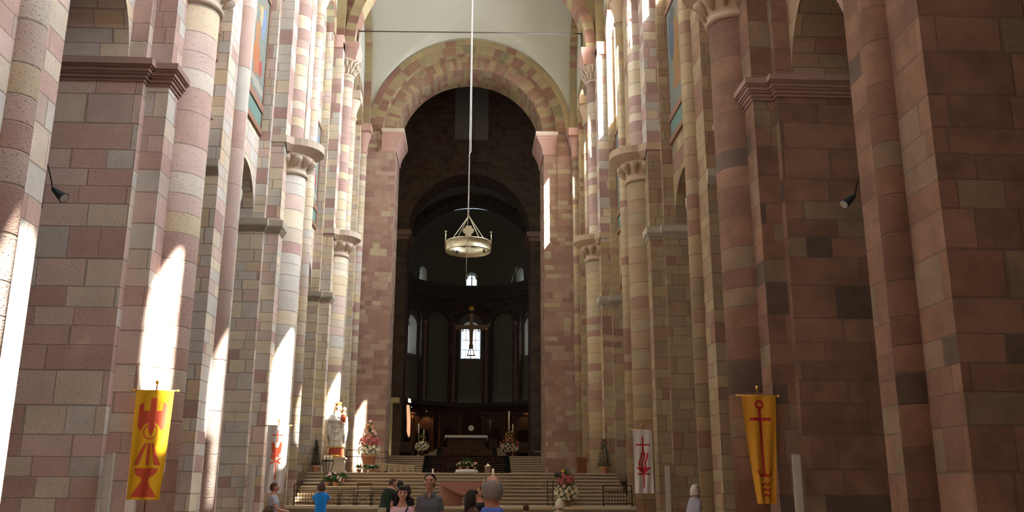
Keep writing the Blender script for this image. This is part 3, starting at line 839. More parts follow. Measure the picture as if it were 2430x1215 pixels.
def strip(gg,x0f,x1f):
    ln=0; y=56.45; z=2.36
    pts=[(55.4,2.365)]
    for i in range(9):
        yy=56.6+i*.4-.05; pts+=[(yy,2.365+i*.15),(yy,2.365+(i+1)*.15)]
    pts+=[(61.1,3.715)]
    for i in range(4):
        yy=(61.2,61.6,62.0,62.4)[i]-.02; pts+=[(yy,3.71+i*.16),(yy,3.71+(i+1)*.16)]
    pts+=[(63.2,3.71+.64)]
    L_=0
    for (a,b) in zip(pts,pts[1:]):
        d=math.hypot(b[0]-a[0],b[1]-a[1])
        w=hw if a[0]<61.15 else 2.0
        xa,xb=.1+x0f*w,.1+x1f*w
        gg.face([(xa,a[0],a[1]),(xb,a[0],a[1]),(xb,b[0],b[1]),(xa,b[0],b[1])],uv=[(xa,L_),(xb,L_),(xb,L_+d),(xa,L_+d)]); L_+=d
strip(g,-.86,.86); g.build('patterned_field',CM,root)
CB=plain('carpet_border',(.012,.018,.014),.95)
strip(g2,-1,-.86); g2.build('dark_border',CB,root)
g2=G((.1,58,2.35)); strip(g2,.86,1); g2.build('dark_border',CB,root)
# ------------------------------------------------------------------ ironwork, lights, fixtures
def frm(o,*pts): return [Vector(p) for p in pts]
# wall paintings on the recessed panels
def paintmat(name,seed,warm):
    m,nt,bs=newmat(name); L=nt.links
    uv=N(nt,'ShaderNodeUVMap'); sp=N(nt,'ShaderNodeSeparateXYZ'); L.new(uv.outputs[0],sp.inputs[0])
    u,v=sp.outputs[0],sp.outputs[1]
    no=N(nt,'ShaderNodeTexNoise'); no.inputs['Scale'].default_value=3.0; no.inputs['Detail'].default_value=5
    mp_=N(nt,'ShaderNodeMapping'); mp_.inputs['Location'].default_value=(seed,seed*2,0); L.new(uv.outputs[0],mp_.inputs[0]); L.new(mp_.outputs[0],no.inputs['Vector'])
    cr=N(nt,'ShaderNodeValToRGB'); el=cr.color_ramp.elements
    cols=[(.0,(.16,.20,.20)),(.42,(.30,.33,.30)),(.5,(.22,.30,.27)),(.58,(.38,.36,.26)),(.7,(.20,.20,.26))]
    while len(el)<5: el.new(.5)
    for e,(p,c) in zip(el,cols): e.position=p; e.color=(*c,1)
    L.new(no.outputs['Fac'],cr.inputs[0]); out=cr.outputs[0]
    wob=mth(nt,'MULTIPLY',mth(nt,'SUBTRACT',no.outputs['Fac'],.5),.35)
    def blob(cx,cz,rx,rz,col,out):
        dx=mth(nt,'DIVIDE',mth(nt,'SUBTRACT',mth(nt,'ADD',u,wob),cx),rx); dz=mth(nt,'DIVIDE',mth(nt,'SUBTRACT',mth(nt,'ADD',v,wob),cz),rz)
        d=mth(nt,'ADD',mth(nt,'MULTIPLY',dx,dx),mth(nt,'MULTIPLY',dz,dz))
        f=N(nt,'ShaderNodeMapRange'); f.inputs['From Min'].default_value=.8; f.inputs['From Max'].default_value=1.1; f.inputs['To Min'].default_value=1; f.inputs['To Max'].default_value=0
        L.new(d,f.inputs['Value'])
        x=N(nt,'ShaderNodeMix'); x.data_type='RGBA'; L.new(f.outputs[0],x.inputs[0]); L.new(out,x.inputs[6]); x.inputs[7].default_value=(*col,1); return x.outputs[2]
    for b in warm: out=blob(*b,out)
    sc_=N(nt,'ShaderNodeVectorMath'); sc_.operation='SCALE'; sc_.inputs['Scale'].default_value=.62; L.new(out,sc_.inputs[0]); L.new(sc_.outputs[0],bs.inputs['Base Color']); bs.inputs['Roughness'].default_value=.9
    return m
WARM_L=[(.5,.45,2,.18,(.50,.47,.40)),(.25,1.45,.55,.75,(.58,.22,.10)),(.2,2.4,.35,.5,(.55,.27,.13)),(.25,3.5,.16,.18,(.55,.38,.22)),(-.6,3.0,.4,.8,(.60,.56,.42)),(.55,3.3,.25,.45,(.60,.50,.25)),(1.0,3.2,.25,.7,(.25,.34,.55)),(1.0,4.0,.15,.18,(.5,.3,.2)),(-.2,4.2,.3,.5,(.50,.32,.14)),(.9,1.2,.25,.35,(.5,.10,.08))]
WARM_R=[(.4,2.6,.5,1.5,(.46,.26,.10)),(.9,3.2,.45,1.2,(.14,.19,.26)),(.35,4.0,.16,.2,(.5,.32,.18)),(.9,4.6,.2,.25,(.55,.36,.15)),(-.2,2.2,.3,1.2,(.40,.22,.08)),(.1,1.0,.9,.4,(.48,.25,.12)),(.6,3.9,.35,.4,(.16,.17,.18)),(-.8,3.3,.4,1.2,(.16,.2,.2))]
PMs={-1:paintmat('painting_orange_robe',3.1,WARM_L),1:paintmat('painting_blue_robe',7.7,WARM_R)}
TEAL=plain('painted_teal_border',(.15,.24,.21),.9,var=.15,scale=5); BROWN=plain('painting_frame_brown',(.27,.15,.10),.7)
for side in (-1,1):
    for (c,a) in centres[4:9]:
        y0,y1=c-a+.02,c+a-.02; X=side*(XW-.0)
        pl={True:'left',False:'right'}[side<0]
        mid=c
        where='between the yellow banner pier and slim shaft' if c<24 else ('just before the white banner pier' if c<31 else ('just beyond the white banner pier' if c<36 else ('above the arcade before the landing pier' if c<43 else 'above the arcade beside the landing')))
        if c<20: where='above the arcade before the yellow banner pier'
        root=thing('wall_painting','tall fresco with robed figures on the %s, %s'%(pl,where),'painting',(X,c,13.77))
        o=(X,c,13.77)
        g=G(o); xx=X-side*.04
        g.face([(xx,y0+.12,14.9),(xx,y1-.12,14.9),(xx,y1-.12,18.9),(xx,y0+.12,18.9)],uv=[(y0-c,0),(y1-c,0),(y1-c,4.0*1.1),(y0-c,4.0*1.1)])
        g.build('picture',PMs[side],root)
        g=G(o); g.box(xx,X,y0+.1,y1-.1,14.0,14.6); g.build('teal_border',TEAL,root)
        for (a0,a1,z0,z1,nm) in ((y0,y1,13.79,13.99,'lower_frame'),(y0,y1,14.61,14.89,'middle_frame'),(y0,y1,18.91,19.07,'upper_frame')):
            g=G(o); g.box(X-side*.09,X,a0,a1,z0,z1); g.build(nm,BROWN,root)
        for a0 in (y0,y1-.1):
            g=G(o); g.box(X-side*.07,X,a0,a0+.1,13.99,18.91); g.build('side_frame',BROWN,root)
# tie rod
p0,p1=at(850,74,44.05),at(1380,80,44.05)
g=G(p0); g.tube([p0,p1],.035,n=8)
root=thing('tie_rod','thin dark iron tie rod stretched across the vault above the chancel arch','tie rod',p0)
g.build('rod',M['rod'],root)
for p,sx in ((p0,-1),(p1,1)):
    g=G(p0); g.box(p.x-.04,p.x+.04,44.0,44.1,p.z-.9,p.z+1.2); g.build('anchor_plate',M['rod'],root)
# chandelier
CC=at(1111,597,40); ex=at(1160,597,40).x-CC.x
Rr=1.0; zb=CC.z-.02; H=.47
root=thing('ring_chandelier','large silvery ring chandelier with upright cross, hanging before the chancel arch','chandelier',CC)
g=G(CC); n=64
def rp(a,r,z): return (CC.x+r*cos(a),CC.y+r*sin(a),z)
g.lathe((CC.x,CC.y,0),[(Rr,zb),(Rr+.02,zb),(Rr+.02,zb+.05),(Rr,zb+.06),(Rr,zb+H-.06),(Rr+.02,zb+H-.05),(Rr+.02,zb+H),(Rr-.02,zb+H),(Rr-.02,zb),(Rr,zb)],n=64,cap=False)
g.build('ring_band',M['brass'],root)
def plate(g,c,ax,pts,th):
    # extruded outline facing -y
    P=[(c[0]+p[0],c[1]-th,c[2]+p[1]) for p in pts]; Q=[(c[0]+p[0],c[1]+th,c[2]+p[1]) for p in pts]
    g.face(P); g.face(Q[::-1])
    for i in range(len(P)):
        j=(i+1)%len(P); g.face([P[i],Q[i],Q[j],P[j]])
cr=[(-.13,0),(-.13,.12),(-.22,.18),(-.26,.26),(-.22,.38),(-.14,.40),(-.14,.5),(.14,.5),(.14,.40),(.22,.38),(.26,.26),(.22,.18),(.13,.12),(.13,0)]
g=G(CC); plate(g,(CC.x,CC.y-Rr,zb+H-.02),0,cr,.02); g.build('cross_plaque',M['brass'],root)
g=G(CC); plate(g,(CC.x,CC.y+Rr,zb+H-.02),0,cr,.02); g.build('cross_plaque',M['brass'],root)
for a in (0,PI):
    g=G(CC); q=rp(a,Rr+.04,0); g.tube([(q[0],q[1],zb+.1),(q[0],q[1],zb+H+.48)],.018,n=8); g.lathe((q[0],q[1],zb+H+.44),[(.02,0),(.06,.03),(.06,.05),(.015,.07)],n=10); g.build('candle_spike',M['brass'],root)
apex=Vector((CC.x,CC.y,zb+1.72))
for a in (PI*.25,PI*.75,PI*1.25,PI*1.75):
    g=G(CC); g.tube([rp(a,Rr-.03,zb+.1),rp(a,Rr-.03,zb+H),apex],.016,n=6); g.build('suspension_rod',M['brass'],root)
for a in (.6,2.2,3.9,5.4):
    q=rp(a,Rr-.12,zb+.12); g=G(CC); g.lathe((q[0],q[1],q[2]),[(.02,0),(.06,.05),(.05,.12),(.02,.14)],n=10); g.build('lamp',M['dkgrey'],root)
g=G(CC); g.tube([apex,apex+Vector((-.02,0,3.0)),apex+Vector((.05,0,3.15)),apex+Vector((.03,0,9.0)),Vector((CC.x+.0,CC.y,31.9))],.02,n=6); g.build('chain',M['strand'],root)
rp_=apex+Vector((0,-Rr-.1,0))
root=thing('rope','thin pale rope hanging past the ring chandelier down to the apse windows','rope',apex)
g=G(apex); g.tube([apex+Vector((.0,-.25,20.3)),apex+Vector((-.01,-1.2,2.5)),apex+Vector((-.03,-1.12,0)),apex+Vector((-.07,-1.12,-3.35))],.015,n=6); g.build('cord',M['strand'],root)
# spotlights hanging by the nearest slim piers
for (px,py,dx,lab,sd) in ((138,458,1,'small cone spotlight hanging on a wire at the left edge, before the rose wall',-1),(2016,474,-1,'small cone spotlight high on the right, before the brown wall',1)):
    c=at(px,py,16.4); root=thing('spotlight',lab,'spotlight',c)
    d=Vector((dx*.75,-.2,-.6)).normalized()
    a=c-d*.17; b=c+d*.17
    g=G(c); g.tube([a,a+d*.03,b,b+d*.01],[.03,.045,.10,.105],n=16); g.build('cone_shade',M['dkgrey'],root)
    g=G(c); g.tube([b+d*.012,b+d*.016],[.085,.085],n=16); g.build('lens',M['grey'],root)
    w0=Vector((sd*7.3,14.9,c.z+1.0))
    g=G(c); g.tube([w0,(w0*.6+a*.4)+Vector((0,0,-.12)),a*.85+w0*.15,a],.012,n=6); g.build('wire',M['iron'],root)
root=thing('strand','thin black line running down the edge of the leftmost pier','strand',(-7.08,14.95,11))
g=G((-7.08,14.95,11)); g.tube([(-7.10,14.93,15.5),(-7.08,14.96,11),(-7.1,14.94,8),(-7.07,14.93,6.2)],.03,n=6); g.build('strand_run',M['iron'],root)  # thin black tube down the pier edge
# slim wall loudspeakers
for (px,py,Y,lab) in ((263,1075,18.52,'slim pale column loudspeaker beside the left yellow banner'),(599,1105,30.52,'slim pale column loudspeaker to the left of the left white banner'),(1888,1078,18.52,'slim grey column loudspeaker beside the right yellow banner'),(1583,1105,30.52,'slim grey column loudspeaker to the right of the right white banner')):
    c=at(px,py,Y-.1); root=thing('column_loudspeaker',lab,'loudspeaker',(c.x,Y-.1,c.z-.75))
    o=(c.x,Y-.1,c.z-.75); w_=.075
    g=G(o); g.box(c.x-w_,c.x+w_,Y-.16,Y-.05,c.z-1.5,c.z); g.build('housing',M['grey'],root)
    g=G(o); g.box(c.x-w_+.015,c.x+w_-.015,Y-.165,Y-.158,c.z-1.46,c.z-.04); g.build('grille_cloth',plain('speaker_cloth',(.55,.50,.44),.9),root)
    for z in (c.z-.3,c.z-1.2):
        g=G(o); g.box(c.x-.03,c.x+.03,Y-.05,Y+.085,z-.03,z+.03); g.build('bracket',M['iron'],root)

# ------------------------------------------------------------------ banners
def banner(label,xc,Y,w,ztop,zbot,mats,mif,taper,curl,finz=.12):
    o=(xc,Y,0); root=thing('banner',label,'banner',o)
    L_=ztop-zbot
    def P(u,v):
        s=(u-.5); ww=w*(1-taper*max(0,v-.05)**1.3)
        dy=.035*sin(s*14+v*3)*(.3+v)+.05*curl*v*sin(s*5)
        return (xc+s*ww+curl*.04*v+SH*v,Y-.03+dy,ztop-v*L_)
    SH=0
    nu,nv=110,300
    g=G(o); g.grid(P,nu,nv,mif=lambda u,v:mif((u-.5)*2*(w/2),v*L_,w,L_)); g.build('cloth',mats,root,merge=False)
    g=G(o); g.tube([(xc,Y+.03,0.0),(xc,Y+.03,ztop+.1)],.016,n=8); g.build('pole',M['wood'],root)
    g=G(o); g.lathe((xc,Y+.03,0),[(.22,0),(.22,.03),(.05,.07),(.03,.2)],n=16); g.build('foot',M['iron'],root)
    g=G(o); g.tube([(xc-w/2-.06,Y,ztop+.0),(xc+w/2+.06,Y,ztop+.0)],.016,n=8); g.build('crossbar',M['gold'],root)
    for s in (-1,1):
        g=G(o); g.ell((xc+s*(w/2+.07),Y,ztop),(.03,.03,.03),n=12,m=8); g.build('end_knob',M['gold'],root)
    g=G(o); g.lathe((xc,Y+.03,ztop+.08),[(.012,0),(.012,.05),(.03,.07),(.035,.1),(.02,.13),(.0,.14)],n=12); g.build('finial',M['gold'],root)
    return root
def arcd(x,z,cx,cz): return math.hypot(x-cx,z-cz)
def emb_bird(x,z,w,L):
    t=z/L; ax=abs(x)/(w/2)
    if .07<t<.36 and ax<.17: return 1
    if .36<=t<.43 and ax<.17*(1-(t-.36)/.07): return 1
    if .19<t<.33 and ax<.78: 
        if not(arcd(x,z,0,.385*L)<.19 ): return 1
    if .11<t<=.19 and .5<ax<.78 and (ax-.5)<.28*(t-.11)/.03+.05: return 1 if ax>.5+.02*sin(t*60) else 0
    if .33<=t<.37 and .45<ax<.78-(t-.33)*3: return 1 if arcd(x,z,0,.385*L)>.2 else 0
    d=arcd(x,z,0,.385*L)
    if .125<d<.15: return 1
    if .49<t<.69:
        k=(t-.49)/.2
        if ax<.12+.02*k: return 1 if ax<.10 else 0
        if .14+.32*k<ax<.26+.52*k: return 1
    if .715<t<.81 and ax<.68*sqrt(max(0,1-((t-.715)/.095)**2)): return 1
    if .79<t<.975 and ax<.26+.48*max(0,(t-.84)/.135): return 1
    return 0
def emb_anchor(x,z,w,L):
    t=z/L
    d=arcd(x,z,0,.085*L)
    if .05<d<.10: return 1
    if abs(x)<.032 and .1*L<z<.76*L: return 1
    if .205<t<.235 and abs(x)<.235: return 1
    for s in (-1,1):
        d=arcd(x,z,s*.105,.70*L)
        if .08<d<.125 and z>.70*L-.02: return 1
    for zz in (.835,.885,.935):
        q=zz*L-.04*abs(sin(x*PI/.14+PI/2))
        if abs(z-q)<.022 and abs(x)<.15: return 1
    return 0
def emb_flame(x,z,w,L):
    t=z/L; ax=abs(x)
    if .11<t<.40 and ax<.032: return 1
    if .225<t<.252 and ax<.24: return 1
    if .33<t<.60:
        k=(t-.33)/.27; off=.045*sin(k*5.2+.5)
        for c in (-.10,0,.10):
            h=.034*min(1,k*4+.15)
            st=.0 if c>=0 else .06
            if k>abs(c)*1.2 and abs(x-c-off)<h: return 1
    if .595<t<.68 and ax<.24*(1-(t-.595)/.1)+.03: return 1
    if .685<t<.712 and ax<.22: return 1
    if .66<t<.92 and ax<.03*(1-.4*(t-.66)/.26): return 1
    return 0
def emb_dove(x,z,w,L):
    t=z/L; ax=abs(x)
    if .07<t<.25 and ax<.022: return 1
    if .135<t<.155 and ax<.17: return 1
    # wings raised
    for s in (-1,1):
        k=(t-.25)/.17
        if 0<k<1 and s*x>0 and ax>.17*(.55-k*.55) and ax<.18*(1-.25*abs(k-.3)): return 1
    if .33<t<.47 and ax<.10+.02*sin(t*40): return 1
    q=t-.50+.35*x/ w*.35
    if .43<t<.50 and -.17<x<.0: return 1
    if abs(t-.53+.22*x)<.012 and ax<.19: return 1
    if abs(t-.53-.22*x)<.014 and -.1<x<.17: return 1
    if .53<t<.8 and ax<.026: return 1
    return 0
yel=plain('yellow_banner_cloth',(.80,.47,.02),.75,var=.05); yel2=plain('golden_banner_cloth',(.66,.33,.03),.75,var=.05)
redl=plain('coral_red_print',(.62,.10,.05),.75,var=.04); redd=plain('deep_red_print',(.45,.03,.03),.75,var=.04); whc=plain('white_banner_cloth',(.66,.62,.60),.8,var=.03)
banner('yellow banner with red wings, ring and chalice, in sunlight before the left pier',-6.14,18.75,.74,3.55,1.42,[yel,redl],emb_bird,.10,-1)
banner('golden yellow banner with red anchor and waves, before the right brown pier',6.2,18.75,.72,3.55,1.38,[yel2,redd],emb_anchor,.5,1)
banner('sunlit white banner with pale red cross and dove, before the left pier',-6.1,30.8,.70,3.66,1.5,[whc,redl],emb_dove,.08,-.4)
banner('white banner with red cross, flames and bowl, before the right pier',6.03,30.8,.66,3.6,1.53,[whc,redd],emb_flame,.05,.3)

# ------------------------------------------------------------------ red altar
ax,ay,az=at(1100,1170,36.6).x,36.6,1.0
ax=.02
root=thing('stone_altar','low red sandstone altar with wedge-shaped front recesses, on the platform before the steps','altar',(ax,36.9,az))
o=(ax,36.9,az); hw=.93; y0,y1=36.45,37.5
g=G(o); g.box(ax-hw,ax+hw,y0,y1,az+.74,az+.91); g.build('top_slab',M['red'],root)
for s in (-1,1):
    g=G(o)
    A=[(ax+s*hw,y0),(ax+s*(hw-.12),y0),(ax+s*.05,y0+.42),(ax+s*.05,y1),(ax+s*hw,y1)]
    if s<0: A=A[::-1]
    g.prism(A,az,az+.74); g.build('support',M['red'],root)
g=G(o); T=[(ax-hw+.12,y0,az+.74),(ax+hw-.12,y0,az+.74),(ax,y0+.02,az+.42)]
B=[(ax-.3,y0+.5,az+.74),(ax+.3,y0+.5,az+.74),(ax,y0+.42,az+.3)]
g.face([T[0],T[2],T[1]]); g.face([T[0],B[0],B[2],T[2]]); g.face([T[1],T[2],B[2],B[1]]); g.face([B[0],B[1],B[2]]); g.face([T[0],T[1],B[1],B[0]])
g.build('hanging_wedge',M['red'],root)
def candle(label,x,y,z,h,top,r=.035,stick=True,lit=False,name='candlestick'):
    root=thing(name,label,'candle',(x,y,z)); o=(x,y,z)
    if stick:
        g=G(o); b=top-h
        g.lathe((x,y,z),[(.14,0),(.14,.03),(.04,.08),(.018,.14),(.018,(b-z)*.5),(.035,(b-z)*.53),(.018,(b-z)*.56),(.018,b-z-.06),(.07,b-z-.02),(.07,b-z)],n=14); g.build('stand',M['brass'],root)
    g=G(o); g.lathe((x,y,top-h),[(r,0),(r,h-.01),(r*.3,h)],n=12); g.build('candle',M['wax'],root)
    g=G(o); g.tube([(x,y,top-.005),(x,y,top+.03)],.005,n=5); g.build('wick',M['iron'],root)
    return root
p=at(1027,1125,36.7); candle('tall cream candle standing just left of the red altar',p.x,36.7,1.0,.55,at(1027,1112,36.7).z)
p=at(1170,1125,36.7); candle('tall cream candle right of the red altar, above the bald head',p.x,36.7,1.0,.55,at(1170,1112,36.7).z,r=.055)
# black X-frame chairs
def xchair(label,x,y,z,high=False):
    root=thing('folding_chair',label,'chair',(x,y,z),'black x-frame chairs on the altar platform'); o=(x,y,z)
    w=.27; hb=.62 if not high else .86
    for s in (-1,1):
        for yy in (-.2,.2):
            g=G(o); g.tube([(x+s*w,y+yy,z),(x+s*w,y+yy,z+(.45 if yy<0 else hb))],.013,n=6); g.build('leg',M['iron'],root)
    for (a,b) in ((-1,1),(1,-1)):
        g=G(o); g.tube([(x+a*w,y-.2,z+.06),(x+b*w,y-.2,z+.40)],.01,n=6); g.build('cross_brace',M['iron'],root)
    g=G(o); g.box(x-w,x+w,y-.22,y+.22,z+.44,z+.47); g.build('seat',M['wooddk'],root)
    g=G(o); g.box(x-w-.02,x+w+.02,y+.19,y+.22,z+hb-(.1 if high else .03),z+hb); g.build('back_rail',M['wood'] if high else M['iron'],root)
    g=G(o); g.box(x-w,x+w,y+.19,y+.205,z+.54,z+.56); g.build('lower_rail',M['iron'],root)
for i,(px,hi,lb) in enumerate(((786,0,'black x-frame chair next to the blue-shirted woman'),(824,0,'second black x-frame chair from the blue-shirted woman'),(863,1,'black x-frame chair with raised brown back rail, third in the row'),(900,0,'black x-frame chair half hidden behind the green-shirted man'))):
    q=at(px,1180,37.2); xchair(lb,q.x,37.2,1.0,bool(hi))
# kneeler railings
def railing(label,x0,x1,y,z,h,n,name='railing',m=None,tables=True):
    m=m or M['iron']
    root=thing(name,label,'railing',((x0+x1)/2,y,z)); o=((x0+x1)/2,y,z)
    for zz,nm in ((h,'top_rail'),(h*.72,'middle_rail'),(.12,'bottom_rail')):
        g=G(o); g.box(x0,x1,y-.015,y+.015,z+zz-.015,z+zz+.015); g.build(nm,m,root)
    for i in range(n):
        x=x0+(x1-x0)*i/(n-1)
        g=G(o); end=i in (0,n-1)
        g.box(x-(.02 if end else .009),x+(.02 if end else .009),y-.012,y+.012,z if end else z+.12,z+(h if end else h*.72)); g.build('post' if end else 'baluster',m,root)
    return root
q0,q1=at(697,1190,36.6),at(752,1190,36.6)
railing('black iron railing on the platform left of the blue-shirted woman',q0.x,q1.x,36.6,1.0,.80,9)
q0,q1=at(1432,1190,36.6),at(1500,1190,36.6)
railing('black iron railing on the platform at right, beside the white flame banner',q0.x,q1.x,36.6,1.0,.80,11)
q0,q1=at(820,1100,45.6),at(866,1100,45.6)
railing('black iron grille on the landing between statue and big flower vase',q0.x,q1.x,45.6,2.35,1.12,6)
q0,q1=at(884,1100,47.5),at(919,1100,47.5)
railing('black iron rail on the landing right of the big flower vase',q0.x,q1.x,47.5,2.35,1.1,4)
# thin iron stand at the right of the platform
q=at(1306,1180,37.2); root=thing('iron_rack','narrow ladder-like iron stand on the platform, left of the flower arrangement','stand',(q.x,37.2,1.0)); o=(q.x,37.2,1.0)
for s in (-1,1):
    g=G(o); g.box(q.x+s*.11-.014,q.x+s*.11+.014,37.18,37.22,1.0,1.98); g.build('upright',M['iron'],root)
for z in (1.08,1.32,1.56,1.78,1.95):
    g=G(o); g.box(q.x-.11,q.x+.11,37.19,37.21,z-.01,z+.01); g.build('rung',M['iron'],root)
# lectern
q=at(1330,1126,37.9); root=thing('lectern','slim black lectern standing behind the right flower arrangement','lectern',(q.x,37.9,1.0)); o=(q.x,37.9,1.0)
g=G(o); g.face([(q.x-.27,37.75,q.z-.08),(q.x+.27,37.75,q.z-.08),(q.x+.22,38.05,q.z+.08),(q.x-.22,38.05,q.z+.08)]); g.face([(q.x-.27,37.75,q.z-.11),(q.x-.22,38.05,q.z+.05),(q.x+.22,38.05,q.z+.05),(q.x+.27,37.75,q.z-.11)]); g.box(q.x-.27,q.x+.27,37.74,37.76,q.z-.11,q.z-.04); g.build('book_rest',M['iron'],root)
g=G(o); g.tube([(q.x-.06,37.9,1.0),(q.x-.06,37.9,q.z-.02)],.025,n=8); g.lathe((q.x-.06,37.9,1.0),[(.2,0),(.2,.02),(.04,.05)],n=14); g.build('post',M['iron'],root)
# cupboard on the landing
q0,q1=at(1370,1087,50),at(1393,1087,50)
root=thing('cupboard','small orange-brown wooden cupboard at the right end of the landing','cupboard',((q0.x+q1.x)/2,50.1,2.35)); o=((q0.x+q1.x)/2,50.1,2.35)
g=G(o); g.box(q0.x,q1.x,50,50.5,2.42,q0.z); g.build('carcass',plain('orange_wood',(.34,.13,.04),.5),root)
g=G(o); g.box(q0.x-.03,q1.x+.03,49.97,50.53,q0.z,q0.z+.04); g.build('top',M['wood'],root)
for s in (0,1):
    m_=(q0.x+q1.x)/2; g=G(o); g.box(q0.x+.02 if s==0 else m_+.01,m_-.01 if s==0 else q1.x-.02,49.98,50.0,2.46,q0.z-.04); d=g.build('door',M['wood'],root)
for s in (q0.x+.04,q1.x-.04):
    g=G(o); g.box(s-.03,s+.03,50.05,50.1,2.35,2.42); g.build('foot',M['wooddk'],root)
# light wooden stools in a row
for i in range(6):
    px=900+15*i; q=at(px,1115,43.2+.35*i*0)
    yy=43.1
    root=thing('wooden_stool','low pale wooden kneeling stool in the row right of the flower pots','stool',(q.x,yy,2.35),'pale wooden stools in a row on the landing'); o=(q.x,yy,2.35)
    hh=.40-.02*i
    for s in (-1,1):
        for t in (-.13,.13):
            g=G(o); g.box(q.x+s*.12-.015,q.x+s*.12+.015,yy+t-.015,yy+t+.015,2.35,2.35+hh); g.build('leg',M['woodlt'],root)
    g=G(o); g.box(q.x-.145,q.x+.145,yy-.16,yy+.16,2.35+hh,2.35+hh+.04); g.build('seat',M['woodlt'],root)
    for t in (-.06,0,.06):
        g=G(o); g.box(q.x+t-.013,q.x+t+.013,yy-.15,yy-.13,2.45,2.35+hh); g.build('front_slat',M['woodlt'],root)
# low cloth table with pots
root=thing('low_table','low table under a white cloth in the middle of the landing, holding flowers','table',(.13,43.2,2.35)); o=(.13,43.2,2.35)
g=G(o); g.loft([(2.36,.13,43.2,.56,.4),(2.5,.13,43.2,.50,.34),(2.53,.13,43.2,.44,.3)],n=32); g.build('cloth',M['white'],root)
root=thing('font','small brown stone drum with a pointed lid, right of the cloth table','font',(1.12,44.0,2.35)); o=(1.12,44.0,2.35)
g=G(o); g.lathe(o,[(.15,0),(.13,.1),(.13,.25),(.16,.33)],n=20); g.build('drum',M['imp'] if 'imp' in M else S['imp'],root)
g=G(o); g.lathe((1.12,44,2.68),[(.16,0),(.13,.04),(.04,.09),(.02,.14),(0,.15)],n=20); g.build('lid',M['brass'],root)
# ------------------------------------------------------------------ high altar and choir things
root=thing('high_altar','long dark altar table under a white cloth on the carpeted dais','altar',(.02,64.5,4.34)); o=(.02,64.5,4.34)
g=G(o); g.box(-1.25,1.3,64.1,65.0,4.34,5.12); g.build('table_base',M['wooddk'],root)
g=G(o); g.box(-1.42,1.46,63.95,65.15,5.12,5.22); g.build('table_top',S['dark'],root)
g=G(o); g.box(-1.44,1.48,63.92,65.17,5.22,5.25); g.box(-1.46,-1.43,63.92,65.17,4.9,5.25); g.box(1.47,1.5,63.92,65.17,4.9,5.25); g.box(-1.44,1.48,63.90,63.93,5.08,5.25); g.build('white_cloth',M['white'],root)
q=at(1118,1016,67.5)
root=thing('host_medallion','round white disc on a thin stand behind the high altar','ornament',(q.x,67.5,3.7)); o=(q.x,67.5,3.7)
g=G(o); g.tube([(q.x,67.49,q.z),(q.x,67.52,q.z)],[.21,.21],n=32); g.build('disc',plain('pale_disc',(.85,.85,.72),.5,emit=.0),root)
g=G(o); g.tube([(q.x,67.5,q.z-.2),(q.x,67.5,3.7)],.02,n=8); g.lathe((q.x,67.5,3.7),[(.25,0),(.25,.03),(.03,.08)],n=16); g.build('stand',M['wooddk'],root)
q=at(1163,1000,66.9)
root=thing('standing_crucifix','thin standing crucifix on a brown block, right of the high altar','crucifix',(q.x,66.9,3.7)); o=(q.x,66.9,3.7); DY=.9
g=G(o); g.box(q.x-.1,q.x+.55,66.7,66.98,3.7,5.15); g.build('block',M['wooddk'],root)
g=G(o); g.box(q.x-.02,q.x+.02,66.83,66.87,5.15,6.75); g.box(q.x-.28,q.x+.28,66.83,66.87,6.42,6.46); g.build('cross',M['wood'],root)
g=G(o); g.tube([(q.x-.25,66.80,6.5),(q.x-.1,66.79,6.38),(q.x,66.79,6.36),(q.x+.1,66.79,6.38),(q.x+.25,66.80,6.5)],[.015,.02,.03,.02,.015],n=6); g.tube([(q.x,66.79,6.42),(q.x,66.79,6.1),(q.x+.02,66.79,5.8)],[.035,.045,.02],n=8); g.ell((q.x,66.78,6.52),(.04,.04,.05),n=10,m=8); g.build('corpus',plain('carved_figure',(.4,.3,.2),.6),root)
for (px,py,Y,h,lb,r) in ((994,1005,60.4,.58,'tall white candle at the left end of the choir floor, above the white flowers',.045),(1006,1019,61.0,.5,'shorter white candle left of the high altar, beside the tall one',.04),(1217,1007,61.0,.5,'white candle right of the paschal candle, above the right flowers',.045)):
    q=at(px,py,Y); candle(lb,q.x,Y,3.7,h,q.z,r=r)
q=at(1208,976,60.9); candle('very tall paschal candle with red ornament, above the right choir flowers',q.x,60.9,3.7,1.2,q.z,r=.055)
# hanging cross in the crossing
Yc=66.2; q=at(1118.5,777,Yc)
root=thing('hanging_cross','large dark golden cross hanging in front of the middle apse window','cross',(q.x,Yc,q.z)); o=(q.x,Yc,q.z)
brz=plain('old_gilded_wood',(.13,.085,.045),.55,.2)
g=G(o); W_=1.12
cx=[(-.13,1.02),(.13,1.02),(.16,.9),(.11,.75),(.13,.22),(.2,.16),(.85,.16),(.95,.2),(W_,.2),(W_,-.2),(.95,-.2),(.85,-.14),(.2,-.14),(.15,-.22),(.11,-1.2),(.16,-1.35),(.16,-1.6),(-.16,-1.6),(-.16,-1.35),(-.11,-1.2),(-.15,-.22),(-.2,-.14),(-.85,-.14),(-.95,-.2),(-W_,-.2),(-W_,.2),(-.95,.2),(-.85,.16),(-.2,.16),(-.13,.22),(-.11,.75),(-.16,.9)]
plate(g,(q.x,Yc,q.z),0,cx,.05); g.build('cross_plate',brz,root)
g=G(o); 
for i in range(24):
    a,b=2*PI*i/24,2*PI*(i+1)/24
    for r0 in (.15,):
        g.tube([(q.x+r0*cos(a),Yc,q.z+1.42+r0*sin(a)),(q.x+r0*cos(b),Yc,q.z+1.42+r0*sin(b))],.035,n=6)
for a in (0,PI/2,PI/4,-PI/4): g.tube([(q.x-.15*cos(a),Yc,q.z+1.42-.15*sin(a)),(q.x+.15*cos(a),Yc,q.z+1.42+.15*sin(a))],.02,n=5)
